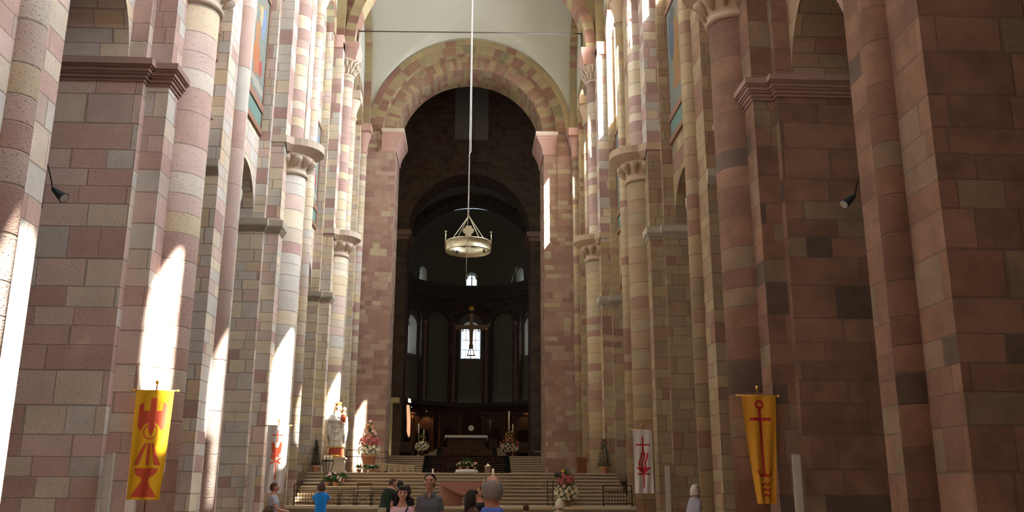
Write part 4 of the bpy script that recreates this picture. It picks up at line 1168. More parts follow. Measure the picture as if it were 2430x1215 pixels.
g.build('wheel',M['gold'],root)
g=G(o); z=q.z-1.62
g.tube([(q.x-.13,Yc,z),(q.x-.24,Yc,z-.42)],.03,n=6); g.tube([(q.x+.13,Yc,z),(q.x+.24,Yc,z-.42)],.03,n=6); g.box(q.x-.3,q.x+.3,Yc-.05,Yc+.05,z-.5,z-.42); g.build('bell_frame',brz,root)
g=G(o); g.ell((q.x,Yc,z-.92),(.12,.12,.14),n=14,m=10); g.tube([(q.x,Yc,z-.5),(q.x,Yc,z-.8)],.012,n=5); g.build('ball',brz,root)
g=G(o); g.tube([(q.x,Yc,q.z+1.6),(q.x,Yc,30.0)],.02,n=5); g.build('chain',M['rod'],root)
# beige portal panel behind the left jamb
q0,q1=at(922,943,61.5),at(946,953,61.5)
root=thing('organ_cabinet','tall beige cabinet with an overhanging top behind the left arch jamb','cabinet',(q0.x,61.6,3.7)); o=(q0.x,61.6,3.7)
bei=plain('beige_paint',(.50,.45,.26),.7)
g=G(o); g.box(q0.x-.6,q1.x+.02,61.5,62.3,q0.z-.32,q0.z); g.build('cornice',bei,root)
g=G(o); g.box(q0.x-.6,q1.x-.42,61.7,62.3,3.7,q0.z-.32); g.build('carcass',bei,root)
# choir stalls
for (px,lb) in ((963,'dark wooden choir seat at the left end of the choir floor'),(1240,'dark wooden choir seat behind the right choir flowers')):
    q=at(px,1062,63.2); root=thing('choir_seat',lb,'seat',(q.x,63.2,3.7)); o=(q.x,63.2,3.7)
    g=G(o); g.box(q.x-.38,q.x+.38,63.0,63.5,4.05,4.13); g.build('seat',M['wooddk'],root)
    g=G(o); g.box(q.x-.4,q.x+.4,63.45,63.52,3.7,4.75); g.build('backrest',M['wooddk'],root)
    for s in (-1,1):
        g=G(o); g.box(q.x+s*.4-.03,q.x+s*.4+.03,63.0,63.5,3.7,4.35); g.build('side_panel',M['wooddk'],root)
# dark arches of the choir screen behind the altar
for i,(px,lb) in enumerate(((1003,'left'),(1068,'second'),(1172,'third'),(1243,'right'))):
    q=at(px,1000,76); root=thing('stall_arch','dark oak arch of the choir stalls, %s of the four behind the high altar'%lb,'stalls',(q.x,76,3.7)); o=(q.x,76,3.7)
    g=G(o); pierced(g,lambda s,z,d:(s,d,z),q.x-1.0,q.x+1.0,3.7,7.6,[(q.x,.55,3.7,5.9)],76.0,76.3); g.build('arch_panel',M['wooddk'],root)
    g=G(o); g.box(q.x-1.05,q.x+1.05,75.9,76.4,7.6,7.8); g.build('cornice',M['wooddk'],root)
    for s in (-1,1):
        g=G(o); g.lathe((q.x+s*.85,75.9,3.7),[(.09,0),(.07,.2),(.07,3.5),(.11,3.8)],n=12); g.build('colonnette',M['wood'],root)
WS=[]
for (px,py,lb) in ((977,965,'small glowing lamp on the left choir stalls'),(1256,962,'small glowing lamp on the right choir stalls'),(1012,975,'dim lamp above the second stall arch from the left')):
    q=at(px,py,75.6); root=thing('stall_lamp',lb,'lamp',q)
    g=G(q); g.lathe((q.x,q.y,q.z-.02),[(.03,0),(.07,.03),(.07,.12),(.02,.14)],n=12); g.build('shade',M['iron'],root)
    g=G(q); g.ell((q.x,q.y,q.z-.01),(.035,.035,.03),n=10,m=8); g.build('bulb',plain('lamp_glow',(1,.62,.30),.5,emit=12 if px<980 else 3),root)
    g=G(q); g.tube([(q.x,q.y,q.z+.1),(q.x,q.y+.4,q.z+.12)],.015,n=6); g.build('bracket',M['iron'],root)
    WS.append(Vector((q.x,q.y-.1,q.z-.08)))
# ------------------------------------------------------------------ people
SKIN=plain('skin_light',(.52,.30,.215),.55,var=.08,scale=6); SKINR=plain('skin_ruddy',(.46,.235,.165),.5,var=.12,scale=6)
EYEW=plain('eye_white',(.36,.31,.29),.3); EYED=plain('eye_dark',(.03,.02,.015),.3); LIP=plain('lips',(.38,.13,.11),.5)
def hairmat(n,c): return plain(n,c,.6,var=.4,scale=60,bump=.5)
HAIR={'black':hairmat('black_hair',(.02,.014,.012)),'brown':hairmat('brown_hair',(.07,.035,.02)),'grey':hairmat('grey_hair',(.24,.225,.21)),'white':hairmat('white_hair',(.62,.57,.46))}
def remesh(o,vox,smooth=3):
    m=o.modifiers.new('remesh','REMESH'); m.mode='VOXEL'; m.voxel_size=vox; m.use_smooth_shade=True
    if smooth:
        s=o.modifiers.new('smooth','SMOOTH'); s.factor=.5; s.iterations=smooth
def person(label,loc,h,face,top,bottom,hair,skin=None,topcol=None,pose='stand',sleeve='short',vox=.012,neckline=.0,arms=None,lean=0,headturn=0,female=False,long_hair=False,bald=False,collar=False,extras=None,bulk=1.0,headtilt=0,shoes=None,ncut=1):
    """face: heading angle (0 = looks along +Y, away from the camera)"""
    skin=skin or SKIN
    root=thing('person',label,'person',loc,rz=face)
    k=h/1.75; bw=bulk*(.92 if female else 1.0)
    sit=pose=='sit'
    hip=.93 if not sit else .50
    dz=0 if not sit else -.43
    def T(p):   # lean of the upper body about the hips
        x,y,z=p; z+=dz
        if lean and z>hip:
            a=lean; zz=z-hip; yy=y
            y=yy*cos(a)+zz*sin(a); z=hip+zz*cos(a)-yy*sin(a)
        return (x*k,y*k,z*k)
    def TT(l): return [T(p) for p in l]
    sh=.158*bw
    # arms: list of (elbow,hand) for left(-x) & right(+x)
    A=arms or {}
    def armpts(s):
        e,w_=A.get(s,((s*(sh+.040),-.02,1.13),(s*(sh+.045),.05,.89)))
        return (s*sh,0,1.40),e,w_
    def torso(g,f,extra=0,cut=0):
        secs=[(.90,0,0,.165,.115),(.98,0,0,.16,.112),(1.08,0,0,.145*(.93 if female else 1),.105),(1.20,0,.005,.158,.115),(1.32,0,.005,.166,.118),(1.39,0,-.005,.158,.10),(1.44,0,-.012,.128,.088),(1.48,0,-.015,.095,.075),(1.525,0,-.015,.066,.062)]
        if cut: secs=secs[:-cut]
        b=len(g.V); g.loft([(z,cx,cy,rx*bw*f+extra,ry*bw*f+extra) for (z,cx,cy,rx,ry) in secs],n=24)
        if female and not extra==-1:
            for s in (-1,1): g.ell((s*.075,.085 if True else 0,1.27),(.07,.055+extra,.065),n=12,m=8)
        for i in range(b,len(g.V)): g.V[i]=Vector(T(g.V[i]))
    g=G(); torso(g,.95)
    # neck + head
    def HT(p):
        v=Vector(p)-Vector((0,-.01,1.53))
        v=Matrix.Rotation(headturn,3,'Z')@(Matrix.Rotation(-headtilt,3,'X')@v)+Vector((0,-.01,1.53)); return T(v)
    g.tube(TT([(0,-.02,1.40),(0,-.015,1.48),(0,.0,1.56)]),[.075*k*bw,.058*k*(.88 if female else 1),.058*k*(.88 if female else 1)],n=14)
    b=len(g.V)
    HC=(0,.008,1.645)
    def hf(v):
        x,y,z=v
        if z<0: x*=1-.30*(abs(z)/.115)**1.6; y=y*(1-.12*(abs(z)/.115)) if y<0 else y
        return Vector((x,y,z))
    g.ell(HC,(.074,.094,.112),n=28,m=22,fn=hf)
    g.ell((0,.055,1.572),(.036,.038,.03),n=12,m=8)       # chin
    g.ell((0,.09,1.675),(.052,.018,.014),n=12,m=8)        # brow
    g.tube([(0,.098,1.665),(0,.112,1.64),(0,.120,1.622),(0,.10,1.612)],[.009,.012,.015,.010],n=8)
    g.ell((0,.092,1.597),(.024,.014,.012),n=10,m=6)
    for s in (-1,1):
        g.ell((s*.045,.065,1.625),(.024,.026,.024),n=10,m=8)
        g.ell((s*.078,.0,1.635),(.010,.020,.032),n=10,m=8)
    for i in range(b,len(g.V)): g.V[i]=Vector(HT(g.V[i]))
    if collar=='open': g.ell(T((0,.062,1.445)),(.024*k,.036*k,.040*k),n=14,m=10)
    # limbs
    for s in (-1,1):
        a,e,w_=armpts(s)
        g.tube(TT([(s*(sh-.05),0,1.37),a,((a[0]+e[0])/2,(a[1]+e[1])/2,(a[2]+e[2])/2),e,((e[0]*.6+w_[0]*.4),(e[1]*.6+w_[1]*.4),(e[2]*.6+w_[2]*.4)),w_]),[v*k for v in (.046,.048,.044,.037,.036,.026)],n=12)
        d=(Vector(w_)-Vector(e)).normalized(); side=Vector((0,1,0)) if abs(d.y)<.8 else Vector((1,0,0))
        side=(side-d*side.dot(d)).normalized(); nrm=d.cross(side)*s*-1
        wv=Vector(w_)
        g.tube(TT([wv,wv+d*.05,wv+d*.09]),[.028*k,.036*k,.034*k],n=10)
        for i,(o_,ln) in enumerate(((-.030,.07),(-.010,.08),(.010,.076),(.029,.06))):
            p0=wv+d*.08+side*o_; c_=nrm*.02
            g.tube(TT([p0,p0+d*ln*.5+c_*.4,p0+d*ln*.8+c_*1.4]),[.0095*k,.009*k,.0075*k],n=7)
        p0=wv+d*.02+side*.025
        g.tube(TT([p0,p0+side*.03+d*.03,p0+side*.035+d*.06+nrm*.01]),[.012*k,.011*k,.009*k],n=7)
        if not sit:
            leg=[(s*.085,0,.92),(s*.10,.01,.70),(s*.10,.015,.50),(s*.10,-.01,.32),(s*.10,-.02,.09)]
            g.tube([(x*k,y*k,z*k) for x,y,z in leg],[v*k for v in (.095,.082,.058,.055,.036)],n=12)
            g.tube([(s*.10*k,-.04*k,.05*k),(s*.105*k,.06*k,.045*k),(s*.11*k,.15*k,.03*k)],[.036*k,.038*k,.024*k],n=10)
        else:
            leg=[(s*.09,0,.50),(s*.10,.25,.50),(s*.10,.42,.49),(s*.10,.44,.30),(s*.10,.42,.09)]
            g.tube([(x*k,y*k,z*k) for x,y,z in leg],[v*k for v in (.09,.08,.06,.055,.036)],n=12)
            g.tube([(s*.10*k,.40*k,.05*k),(s*.105*k,.50*k,.045*k),(s*.11*k,.58*k,.03*k)],[.036*k,.038*k,.024*k],n=10)
    body=part('body',g,skin,root); remesh(body,vox,3)
    # face details
    for s in (-1,1):
        g=G(); b=len(g.V); g.ell((s*.030,.088,1.650),(.015,.010,.009),n=12,m=8)
        for i in range(b,len(g.V)): g.V[i]=Vector(HT(g.V[i]))
        e=part('eye',g,EYEW,root)
        g=G(); g.ell((s*.030,.0965,1.650),(.007,.004,.007),n=10,m=6)
        for i in range(len(g.V)): g.V[i]=Vector(HT(g.V[i]))
        part('iris',g,EYED,e)
        g=G(); g.tube([(s*.016,.104,1.668),(s*.032,.104,1.673),(s*.050,.092,1.667)],[.004,.005,.003],n=6)
        for i in range(len(g.V)): g.V[i]=Vector(HT(g.V[i]))
        part('eyebrow',g,HAIR['brown'] if hair in('brown','black') else HAIR['grey'],root)
    g=G(); g.tube([(-.024,.099,1.597),(0,.107,1.598),(.024,.099,1.597)],[.003,.006,.003],n=6)
    for i in range(len(g.V)): g.V[i]=Vector(HT(g.V[i]))
    part('mouth',g,LIP,root)
    # hair
    g=G()
    def hc(v):
        x,y,z=v
        n_=.004*sin(x*160)*cos(y*140+z*90)
        q=1+n_*6
        return Vector((x*q,y*q,z*q))
    top_r=(.083,.104,.120)
    def hairshell():
        b=len(g.V)
        nn,mm=32,20
        g.ell((0,-.004,1.650),top_r,n=nn,m=mm,fn=hc)
        # drop the face area and neck area
        keep=[]
        for f in g.Fc[-nn*mm:]:
            c=sum((g.V[i] for i in f),Vector((0,0,0)))/4
            front=c.y>.030+ (c.z-1.70)*.75 if c.z>1.60 else c.y>-.01
            low=c.z<(1.585 if not long_hair else 1.54)
            ear=abs(c.x)>.062 and c.z<1.665 and c.y>-.02 and not (female or long_hair)
            bp=bald and c.z>1.705 and c.y>-.085 and abs(c.x)<.056
            keep.append(not(front or low or ear or bp))
        base=len(g.Fc)-nn*mm
        nf=[];nm=[];ns=[]
        uv=g.UV[:base*4]
        for i,kp in enumerate(keep):
            if kp: nf.append(g.Fc[base+i]); nm.append(0); ns.append(True); uv+= [(0,0)]*4
        g.Fc=g.Fc[:base]+nf; g.MI=g.MI[:base]+nm; g.SM=g.SM[:base]+ns; g.UV=uv
    hairshell()
    for i in range(len(g.V)): g.V[i]=Vector(HT(g.V[i]))
    ho=part('hair',g,HAIR[hair],root)
    sm=ho.modifiers.new('thick','SOLIDIFY'); sm.thickness=.014*k; sm.offset=-1 if not long_hair else 0
    if long_hair or female:
        g=G()
        zl=1.42 if long_hair else 1.53
        for i in range(15):
            a=PI*(.0+1.0*i/14)+PI
            x,y=.082*cos(a),.095*sin(a)+.0
            g.tube([HT((x*.85,y*.85+.0,1.70)),HT((x*1.05,y*1.05,1.62)),HT((x*1.1,y*1.08-.005,1.56)),HT((x*.9,y*1.0-.02,zl))],[.022*k,.026*k,.026*k,.014*k],n=7)
        if long_hair or female:
            for x in (-.05,-.025,0,.025,.05):
                g.tube([HT((x*.8,.03,1.755)),HT((x,.085,1.735)),HT((x*1.1,.102,1.695 if female else 1.71))],[.02*k,.018*k,.008*k],n=6)
        lo=part('hair_strands',g,HAIR[hair],root); remesh(lo,max(vox*.8,.008),1)
    # top
    g=G(); torso(g,1.0,.016,ncut)
    for i in range(24): pass
    for s in (-1,1):
        a,e,w_=armpts(s)
        m_=Vector(a)*.45+Vector(e)*.55 if sleeve=='short' else None
        if sleeve=='short': g.tube(TT([(s*(sh-.06),0,1.37),a,tuple(m_)]),[v*k for v in (.055,.058,.058)],n=14); g.ell(T((s*(sh-.008),0,1.398)),(.058*k,.062*k,.058*k),n=14,m=10)
        elif sleeve=='long': g.tube(TT([(s*(sh-.06),0,1.37),a,tuple(Vector(a)*.5+Vector(e)*.5),e,tuple(Vector(w_)*.9+Vector(e)*.1)]),[v*k for v in (.055,.058,.054,.048,.038)],n=14); g.ell(T((s*(sh-.008),0,1.398)),(.058*k,.062*k,.058*k),n=14,m=10)
    g.V=[v for v in g.V]
    sh_o=part('shirt' ,g,top,root); remesh(sh_o,vox,5)
    if collar:
        g=G()
        gap=.10 if collar=='open' else .0
        def C(u,v):
            a=PI/2+2*PI*(gap*.5+u*(1-gap)); fr=max(0,sin(a))
            r_,z=((.070,1.470),(.066,1.515),(.074,1.512),(.098,1.462))[min(3,int(round(v*3)))]
            r_*=(.9+.1*bw)
            return T((r_*cos(a),-.012+r_*sin(a)*1.0+.012*fr,z-.028*fr))
        g.grid(C,40,3)
        co=part('collar',g,top,root); sm=co.modifiers.new('thick','SOLIDIFY'); sm.thickness=.005
    # trousers
    g=G()
    b=len(g.V)
    if not sit:
        g.loft([(z*k,0,0,rx*k*bw,ry*k*bw) for z,rx,ry in ((.84,.165,.125),(.92,.168,.128),(1.0,.158,.118),(1.03,.154,.115))],n=24)
        for s in (-1,1):
            g.tube([(s*.085*k,0,.93*k),(s*.10*k,.01*k,.70*k),(s*.10*k,.015*k,.5*k),(s*.10*k,-.01*k,.3*k),(s*.10*k,-.02*k,.08*k)],[v*k for v in (.105,.095,.075,.07,.065)],n=14)
    else:
        g.loft([(z*k,0,0,rx*k*bw,ry*k*bw) for z,rx,ry in ((.44,.17,.14),(.52,.172,.14),(.58,.162,.118))],n=24)
        for s in (-1,1):
            g.tube([(s*.09*k,0,.50*k),(s*.10*k,.25*k,.50*k),(s*.10*k,.42*k,.48*k),(s*.10*k,.43*k,.3*k),(s*.10*k,.42*k,.08*k)],[v*k for v in (.10,.09,.075,.068,.06)],n=14)
    tr=part('trousers',g,bottom,root); remesh(tr,max(vox,.012),2)
    for s in (-1,1):
        yy=0 if not sit else .44
        g=G(); g.tube([(s*.10*k,(yy-.06)*k,.045*k),(s*.103*k,(yy)*k,.055*k),(s*.105*k,(yy+.08)*k,.045*k),(s*.11*k,(yy+.17)*k,.035*k)],[.042*k,.05*k,.045*k,.03*k],n=12); part('shoe',g,shoes or M['wooddk'],root)
    if extras: extras(root,T,HT,k)
    return root
C_blue=plain('blue_shirt_cloth',(.10,.19,.62),.8,var=.05); C_grey=plain('grey_polo_cloth',(.11,.125,.14),.85,var=.06,scale=20); C_pink=plain('pale_pink_top',(.72,.50,.56),.8,var=.04)
C_green=plain('dark_green_tshirt',(.012,.032,.020),.85); C_black=plain('black_cloth',(.012,.011,.013),.85); C_khaki=plain('khaki_trousers',(.36,.32,.24),.85); C_jean=plain('dark_jeans',(.03,.04,.06),.8)
C_cyan=plain('bright_blue_tshirt',(.01,.24,.75),.75); C_lt=plain('pale_blue_grey_shirt',(.36,.40,.50),.8); C_beige=plain('beige_jacket',(.46,.37,.25),.85); C_jac=plain('grey_blue_jacket',(.34,.35,.42),.8); C_dgrey=plain('dark_grey_trousers',(.04,.045,.045),.85); C_mix=plain('dark_red_green_cloth',(.10,.05,.045),.8,var=.9,scale=9)
def glasses(root,T,HT,k):
    g=G()
    for s in (-1,1):
        pts=[HT((s*.035+.024*cos(2*PI*i/14),.062+.0*i,1.765+.012*sin(2*PI*i/14))) for i in range(15)]
        g.ell(HT((s*.034,.052,1.742)),(.026*k,.018*k,.014*k),n=12,m=8)
        g.tube([HT((s*.062,.045,1.738)),HT((s*.082,0,1.70)),HT((s*.083,-.03,1.675))],.004*k,n=5)
    g.tube([HT((-.02,.062,1.745)),HT((.02,.062,1.745))],.004*k,n=5)
    part('sunglasses',g,plain('dark_glossy_lens',(.02,.02,.025),.08,spec=.8),root)
def strap(root,T,HT,k):
    g=G(); pts=[T((.10,-.02,1.452)),T((.085,.075,1.42)),T((.03,.155,1.30)),T((-.05,.165,1.20)),T((-.12,.14,1.08)),T((-.17,.06,.98))]
    pts=[T((-.095,-.03,1.455)),T((-.085,.08,1.42)),T((-.02,.165,1.28)),T((.06,.165,1.17)),T((.13,.13,1.05)),T((.18,.05,.95))]
    g.tube(pts,.014*k,n=6); part('bag_strap',g,plain('navy_strap',(.02,.02,.06),.6),root)
def camera_held(root,T,HT,k):
    g=G(); g.box(-.05*k,.05*k,.17*k,.21*k,1.62*k,1.69*k); part('camera',g,M['iron'],root)
def at_floor(px,Y): return at(px,1160,Y).x
UP={-1:((-.26,.10,1.22),(-.07,.24,1.55)),1:((.26,.10,1.22),(.07,.24,1.55))}
person('man seen from behind with balding grey head and bright blue collared shirt, nearest the camera',(at_floor(1168,7.2),7.2,0),1.745,0,C_blue,C_dgrey,'grey',skin=SKINR,vox=.008,bald=True,collar='closed',bulk=.88)
person('tall man facing the camera in a grey polo shirt, sunglasses pushed up on dark hair',(at_floor(1020,14.2),14.2,0),1.86,PI,C_grey,C_dgrey,'black',skin=SKINR,vox=.009,collar='open',extras=glasses,headturn=-.15,headtilt=-.12,bulk=.84)
person('dark-haired woman facing the camera in a pale pink top with a dark shoulder strap',(at_floor(956,14.0),14.0,0),1.68,PI,C_pink,C_jean,'black',vox=.009,female=True,extras=strap,headturn=.05,bulk=.86,ncut=2)
person('man in dark green t-shirt and khaki trousers, back turned, leaning to the right',(at_floor(917,26),26,0),1.95,-.8,C_green,C_khaki,'brown',vox=.014,lean=.30,headturn=-.5,bulk=1.35)
person('person in black with dark hair, back turned, beside the man in green',(at_floor(949,25.4),25.4,0),1.86,.2,C_black,C_dgrey,'black',vox=.014,headtilt=.1)
person('dark-haired person in black right behind the woman in pink',(at_floor(966,24.2),24.2,0),1.72,-.2,C_black,C_jean,'black',vox=.014,female=True)
person('man with short dark hair and ruddy face looking left, half hidden by the bald man',(at_floor(1141,15.8),15.8,0),1.69,1.25,C_black,C_jean,'brown',skin=SKINR,vox=.012,headtilt=-.2)
person('woman with long dark hair in dark patterned clothes before the red altar',(at_floor(1119,15.0),15.0,0),1.62,-.9,C_mix,C_jean,'black',vox=.012,female=True,long_hair=True,sleeve='long')
person('seated dark-haired person low in the picture, right of the bald man',(at_floor(1248,24),24.0,0),1.70,.1,C_dgrey,C_jean,'brown',vox=.014,pose='sit')
person('small white-haired person in beige below the right flower arrangement',(at_floor(1328,19),19.0,0),1.46,.1,C_beige,C_khaki,'white',vox=.013,female=True,bald=False,sleeve='long')
person('white-haired person in a grey-blue jacket walking right, head bowed',(at_floor(1640,21),21.0,0),1.76,-1.15,C_jac,C_dgrey,'white',vox=.013,lean=.20,sleeve='long',headtilt=-.3,female=True)
person('man in pale blue-grey shirt at the left, turned right with hands before his chest',(at_floor(651,22.6),22.6,0),1.765,-1.3,C_lt,C_jean,'brown',skin=SKINR,vox=.013,arms={-1:((-.27,.05,1.16),(-.10,.27,1.12)),1:((.27,.05,1.16),(.10,.27,1.10))})
person('seated person with dark brown hair at the bottom edge, left of the steps',(at_floor(640,17),17.0,0),1.76,0,C_jean,C_jean,'brown',vox=.013,pose='sit',female=True)
person('woman in a bright blue t-shirt, back turned, holding a camera up to the statue',(at_floor(763,27),27.0,0),1.82,.15,C_cyan,C_dgrey,'brown',vox=.014,female=True,arms=UP,extras=camera_held)
# benches under the seated people
for (px,Y,lb) in ((1248,24,'dark wooden bench under the seated person right of the bald man'),(640,17,'dark wooden bench under the seated person at the bottom left')):
    x=at_floor(px,Y); root=thing('bench',lb,'bench',(x,Y,0)); o=(x,Y,0)
    g=G(o); g.box(x-.9,x+.9,Y-.16,Y+.24,.36,.40); g.build('seat',M['wooddk'],root)
    for s in (-1,1):
        g=G(o); g.box(x+s*.8-.03,x+s*.8+.03,Y-.14,Y+.22,0,.36); g.build('leg',M['wooddk'],root)
# ------------------------------------------------------------------ statue
def statue():
    q=at(797,1085,42.85); x,y=q.x,42.85; zb=3.02
    ped=thing('pedestal','pale stone pedestal under the tall painted statue','pedestal',(x+.05,y,2.35)); o=(x+.05,y,2.35)
    px=x+.05
    g=G(o); g.box(px-.36,px+.36,y-.30,y+.30,2.45,2.95); g.build('block',S['cap'],ped)
    g=G(o); g.box(px-.42,px+.42,y-.36,y+.34,2.35,2.45); g.build('base',S['cap'],ped)
    g=G(o); g.box(px-.41,px+.41,y-.34,y+.34,2.95,3.02); g.build('cornice',S['cap'],ped)
    root=thing('statue','tall painted statue of a crowned woman in white and gold robe holding a child','statue',(x,y,zb)); o=(x,y,zb)
    W=plain('statue_white_robe',(.80,.76,.72),.6,var=.06,scale=3); Bl=plain('statue_blue_lining',(.16,.20,.38),.6); Rd=plain('statue_red_skirt',(.50,.10,.05),.6); Gd=M['gold']; Sk=plain('statue_face',(.62,.42,.33),.5)
    H=2.52
    def fold(ph,n,am): return lambda a,t: 1+am*sin(a*n+ph+t*1.2)*(1-t)**.6
    def lf(secs,f,m,name,nn=96):
        g=G(o); rows=len(secs)*6
        def P(u,v):
            k=v*(len(secs)-1); i=min(int(k),len(secs)-2); w=k-i; w=w*w*(3-2*w)
            s=[secs[i][j]*(1-w)+secs[i+1][j]*w for j in range(5)]
            a=2*PI*u; r=f(a,v)
            return (x+s[1]+s[3]*r*cos(a),y+s[2]+s[4]*r*sin(a),zb+s[0])
        g.grid(P,nn,rows); return g.build(name,m,root)
    lf([(0,.0,.0,.38,.26),(.1,0,0,.34,.24),(.5,.02,0,.30,.22),(.9,.03,0,.27,.2)],fold(0,13,.10),Rd,'red_skirt')
    lf([(.42,-.02,0,.36,.26),(.50,-.01,0,.38,.27),(.9,.0,0,.36,.26),(1.3,.02,0,.33,.25),(1.6,.02,0,.30,.23),(1.85,.02,0,.27,.19),(2.02,.01,0,.20,.14),(2.1,0,0,.08,.08)],fold(1,11,.09),W,'white_mantle')
    g=G(o)
    for i in range(49):
        pass
    pts=[]
    for i in range(41):
        a=PI+PI*i/40; pts.append((x-.01+.375*(1+.09*sin(a*11+1))*cos(a),y+.27*(1+.09*sin(a*11+1))*sin(a),zb+.47))
    g.tube(pts,.028,n=6); g.build('gold_hem',Gd,root)
    g=G(o)
    # draped swags
    for j,(zz,dp) in enumerate(((1.75,.12),(1.6,.2),(1.42,.3),(1.2,.42))):
        pts=[]
        for i in range(21):
            t=i/20; a=PI*1.08+PI*.84*t
            pts.append((x+.0+.31*cos(a),y+.27*sin(a)-.02,zb+zz-dp*sin(PI*t)))
        g.tube(pts,[.012+.028*sin(PI*i/20) for i in range(21)],n=8)
    g.build('drapery_folds',W,root)
    # sleeves hanging
    for s,xx in ((-1,-.36),(1,.38)):
        g=G(o); g.tube([(x+xx*.55,y-.02,zb+1.9),(x+xx*.95,y-.05,zb+1.55),(x+xx*1.0,y-.12,zb+1.25),(x+xx*.95,y-.12,zb+.85),(x+xx*.9,y-.1,zb+.62)],[.12,.13,.13,.10,.05],n=14); g.build('hanging_sleeve',W,root)
        g=G(o); g.tube([(x+xx*1.02,y-.16,zb+1.22),(x+xx*.98,y-.19,zb+.9),(x+xx*.9,y-.17,zb+.66)],[.05,.06,.02],n=8); g.build('blue_lining',Bl,root)
        g=G(o); g.tube([(x+xx*.98,y-.22,zb+1.24),(x+xx*.98,y-.25,zb+.95),(x+xx*.88,y-.2,zb+.62)],[.015,.015,.015],n=6); g.build('gold_edge',Gd,root)
    g=G(o); g.ell((x,y-.03,zb+2.26),(.115,.125,.155),n=24,m=18); g.tube([(x,y-.01,zb+2.0),(x,y-.02,zb+2.2)],[.08,.07],n=12); g.tube([(x,y-.15,zb+2.29),(x,y-.175,zb+2.24),(x,y-.15,zb+2.225)],[.012,.018,.012],n=6); g.build('head',Sk,root)
    g=G(o)
    for s in (-1,1):
        g.tube([(x+s*.03,y-.0,zb+2.41),(x+s*.12,y-.05,zb+2.30),(x+s*.15,y-.04,zb+2.12),(x+s*.17,y-.06,zb+1.95)],[.05,.05,.05,.03],n=8)
    g.build('hair',plain('statue_gilded_hair',(.35,.2,.08),.6),root)
    g=G(o); g.lathe((x,y-.02,zb+2.36),[(.12,0),(.14,.05),(.14,.09),(.12,.09)],n=20)
    for i in range(8):
        a=2*PI*i/8; g.tube([(x+.13*cos(a),y-.02+.13*sin(a),zb+2.44),(x+.14*cos(a),y-.02+.14*sin(a),zb+2.52)],[.03,.008],n=6)
    g.build('crown',Gd,root)
    # child
    g=G(o); cx=x+.27; cy=y-.16; g.ell((cx+.05,cy-.02,zb+2.18),(.085,.09,.10),n=18,m=14); ch=g.build('child_head',Sk,root)
    g=G(o); g.tube([(cx,cy,zb+1.60),(cx+.02,cy-.02,zb+1.8),(cx+.03,cy,zb+2.02),(cx+.04,cy,zb+2.1)],[.12,.13,.10,.05],n=14); g.build('child_robe',Rd,root)
    g=G(o); g.tube([(cx+.1,cy-.05,zb+2.0),(cx+.02,cy-.16,zb+1.92),(cx-.10,cy-.17,zb+1.98)],[.04,.035,.025],n=8); g.tube([(cx-.1,cy-.17,zb+1.98),(cx-.14,cy-.18,zb+2.0)],[.025,.02],n=6); g.tube([(cx,cy-.05,zb+1.62),(cx-.02,cy-.14,zb+1.5),(cx-.02,cy-.13,zb+1.34)],[.06,.045,.03],n=8); g.build('child_limbs',Sk,root)
    g=G(o); g.tube([(x-.25,y-.05,zb+1.85),(x-.34,y-.18,zb+1.62),(x-.1,y-.3,zb+1.68),(x+.1,y-.28,zb+1.62)],[.08,.07,.055,.045],n=10); g.tube([(x+.38,y,zb+1.8),(x+.42,y-.15,zb+1.5),(x+.2,y-.28,zb+1.52)],[.08,.07,.04],n=10); g.build('arms',W,root)
    g=G(o); 
    for (hx,hz) in ((x+.12,1.62),(x+.18,1.52)):
        for i in range(4): g.tube([(hx,y-.29,zb+hz-.02*i),(hx+.07,y-.30,zb+hz-.02*i+.01),(hx+.10,y-.285,zb+hz-.02*i)],[.014,.013,.01],n=6)
    g.build('hands',Sk,root)
    g=G(o); g.tube([(x-.35,y-.22,zb+.02),(x-.1,y-.32,zb+.06),(x+.25,y-.28,zb+.04)],[.04,.08,.05],n=10); g.build('crescent_base',Gd,root)
statue()
# ------------------------------------------------------------------ plants and flowers
def leafmesh(g,c,d,L_,w,up=Vector((0,0,1))):
    d=Vector(d).normalized(); s=d.cross(up)
    if s.length<1e-3: s=Vector((1,0,0))
    s=s.normalized()*w; c=Vector(c); n=s.cross(d).normalized()
    m=c+d*L_*.5+n*w*.25
    g.face([c,m-s,c+d*L_,m+s],uv=[(0,0)]*4)
def rdir(r,zlo=-1,zhi=1):
    z=r.uniform(zlo,zhi); a=r.uniform(0,2*PI); q=sqrt(1-z*z); return Vector((q*cos(a),q*sin(a),z))
def pot(root,o,c,r,h,m=None):
    g=G(o); g.lathe(c,[(r*.68,0),(r*.72,0.01),(r*.93,h*.78),(r,h*.8),(r,h),(r*.88,h),(r*.85,h*.85),(0.01,h*.85)],n=24); g.build('pot',m or M['terra'],root)
def flowermesh(name,col,centre,R0,kind='daisy'):
    g=G()
    n=9
    for ring_,(rr,tl,cnt) in enumerate(((1,.25,9),(.72,.6,7))):
        for i in range(cnt):
            a=2*PI*(i+.5*ring_)/cnt
            d=Vector((cos(a),sin(a),tl)).normalized()
            s=Vector((-sin(a),cos(a),0))*R0*.30
            p0=Vector((0,0,.0)); p1=d*R0*rr*.6; p2=d*R0*rr+Vector((0,0,R0*.05))
            g.face([p0,p1-s,p2-s*.55,p2+s*.55,p1+s],uv=[(0,0)]*5,mi=0)
    g.ell((0,0,R0*.22),(R0*.22,R0*.22,R0*.16),n=8,m=6,mi=1)
    return g.mesh(name,[col,centre])
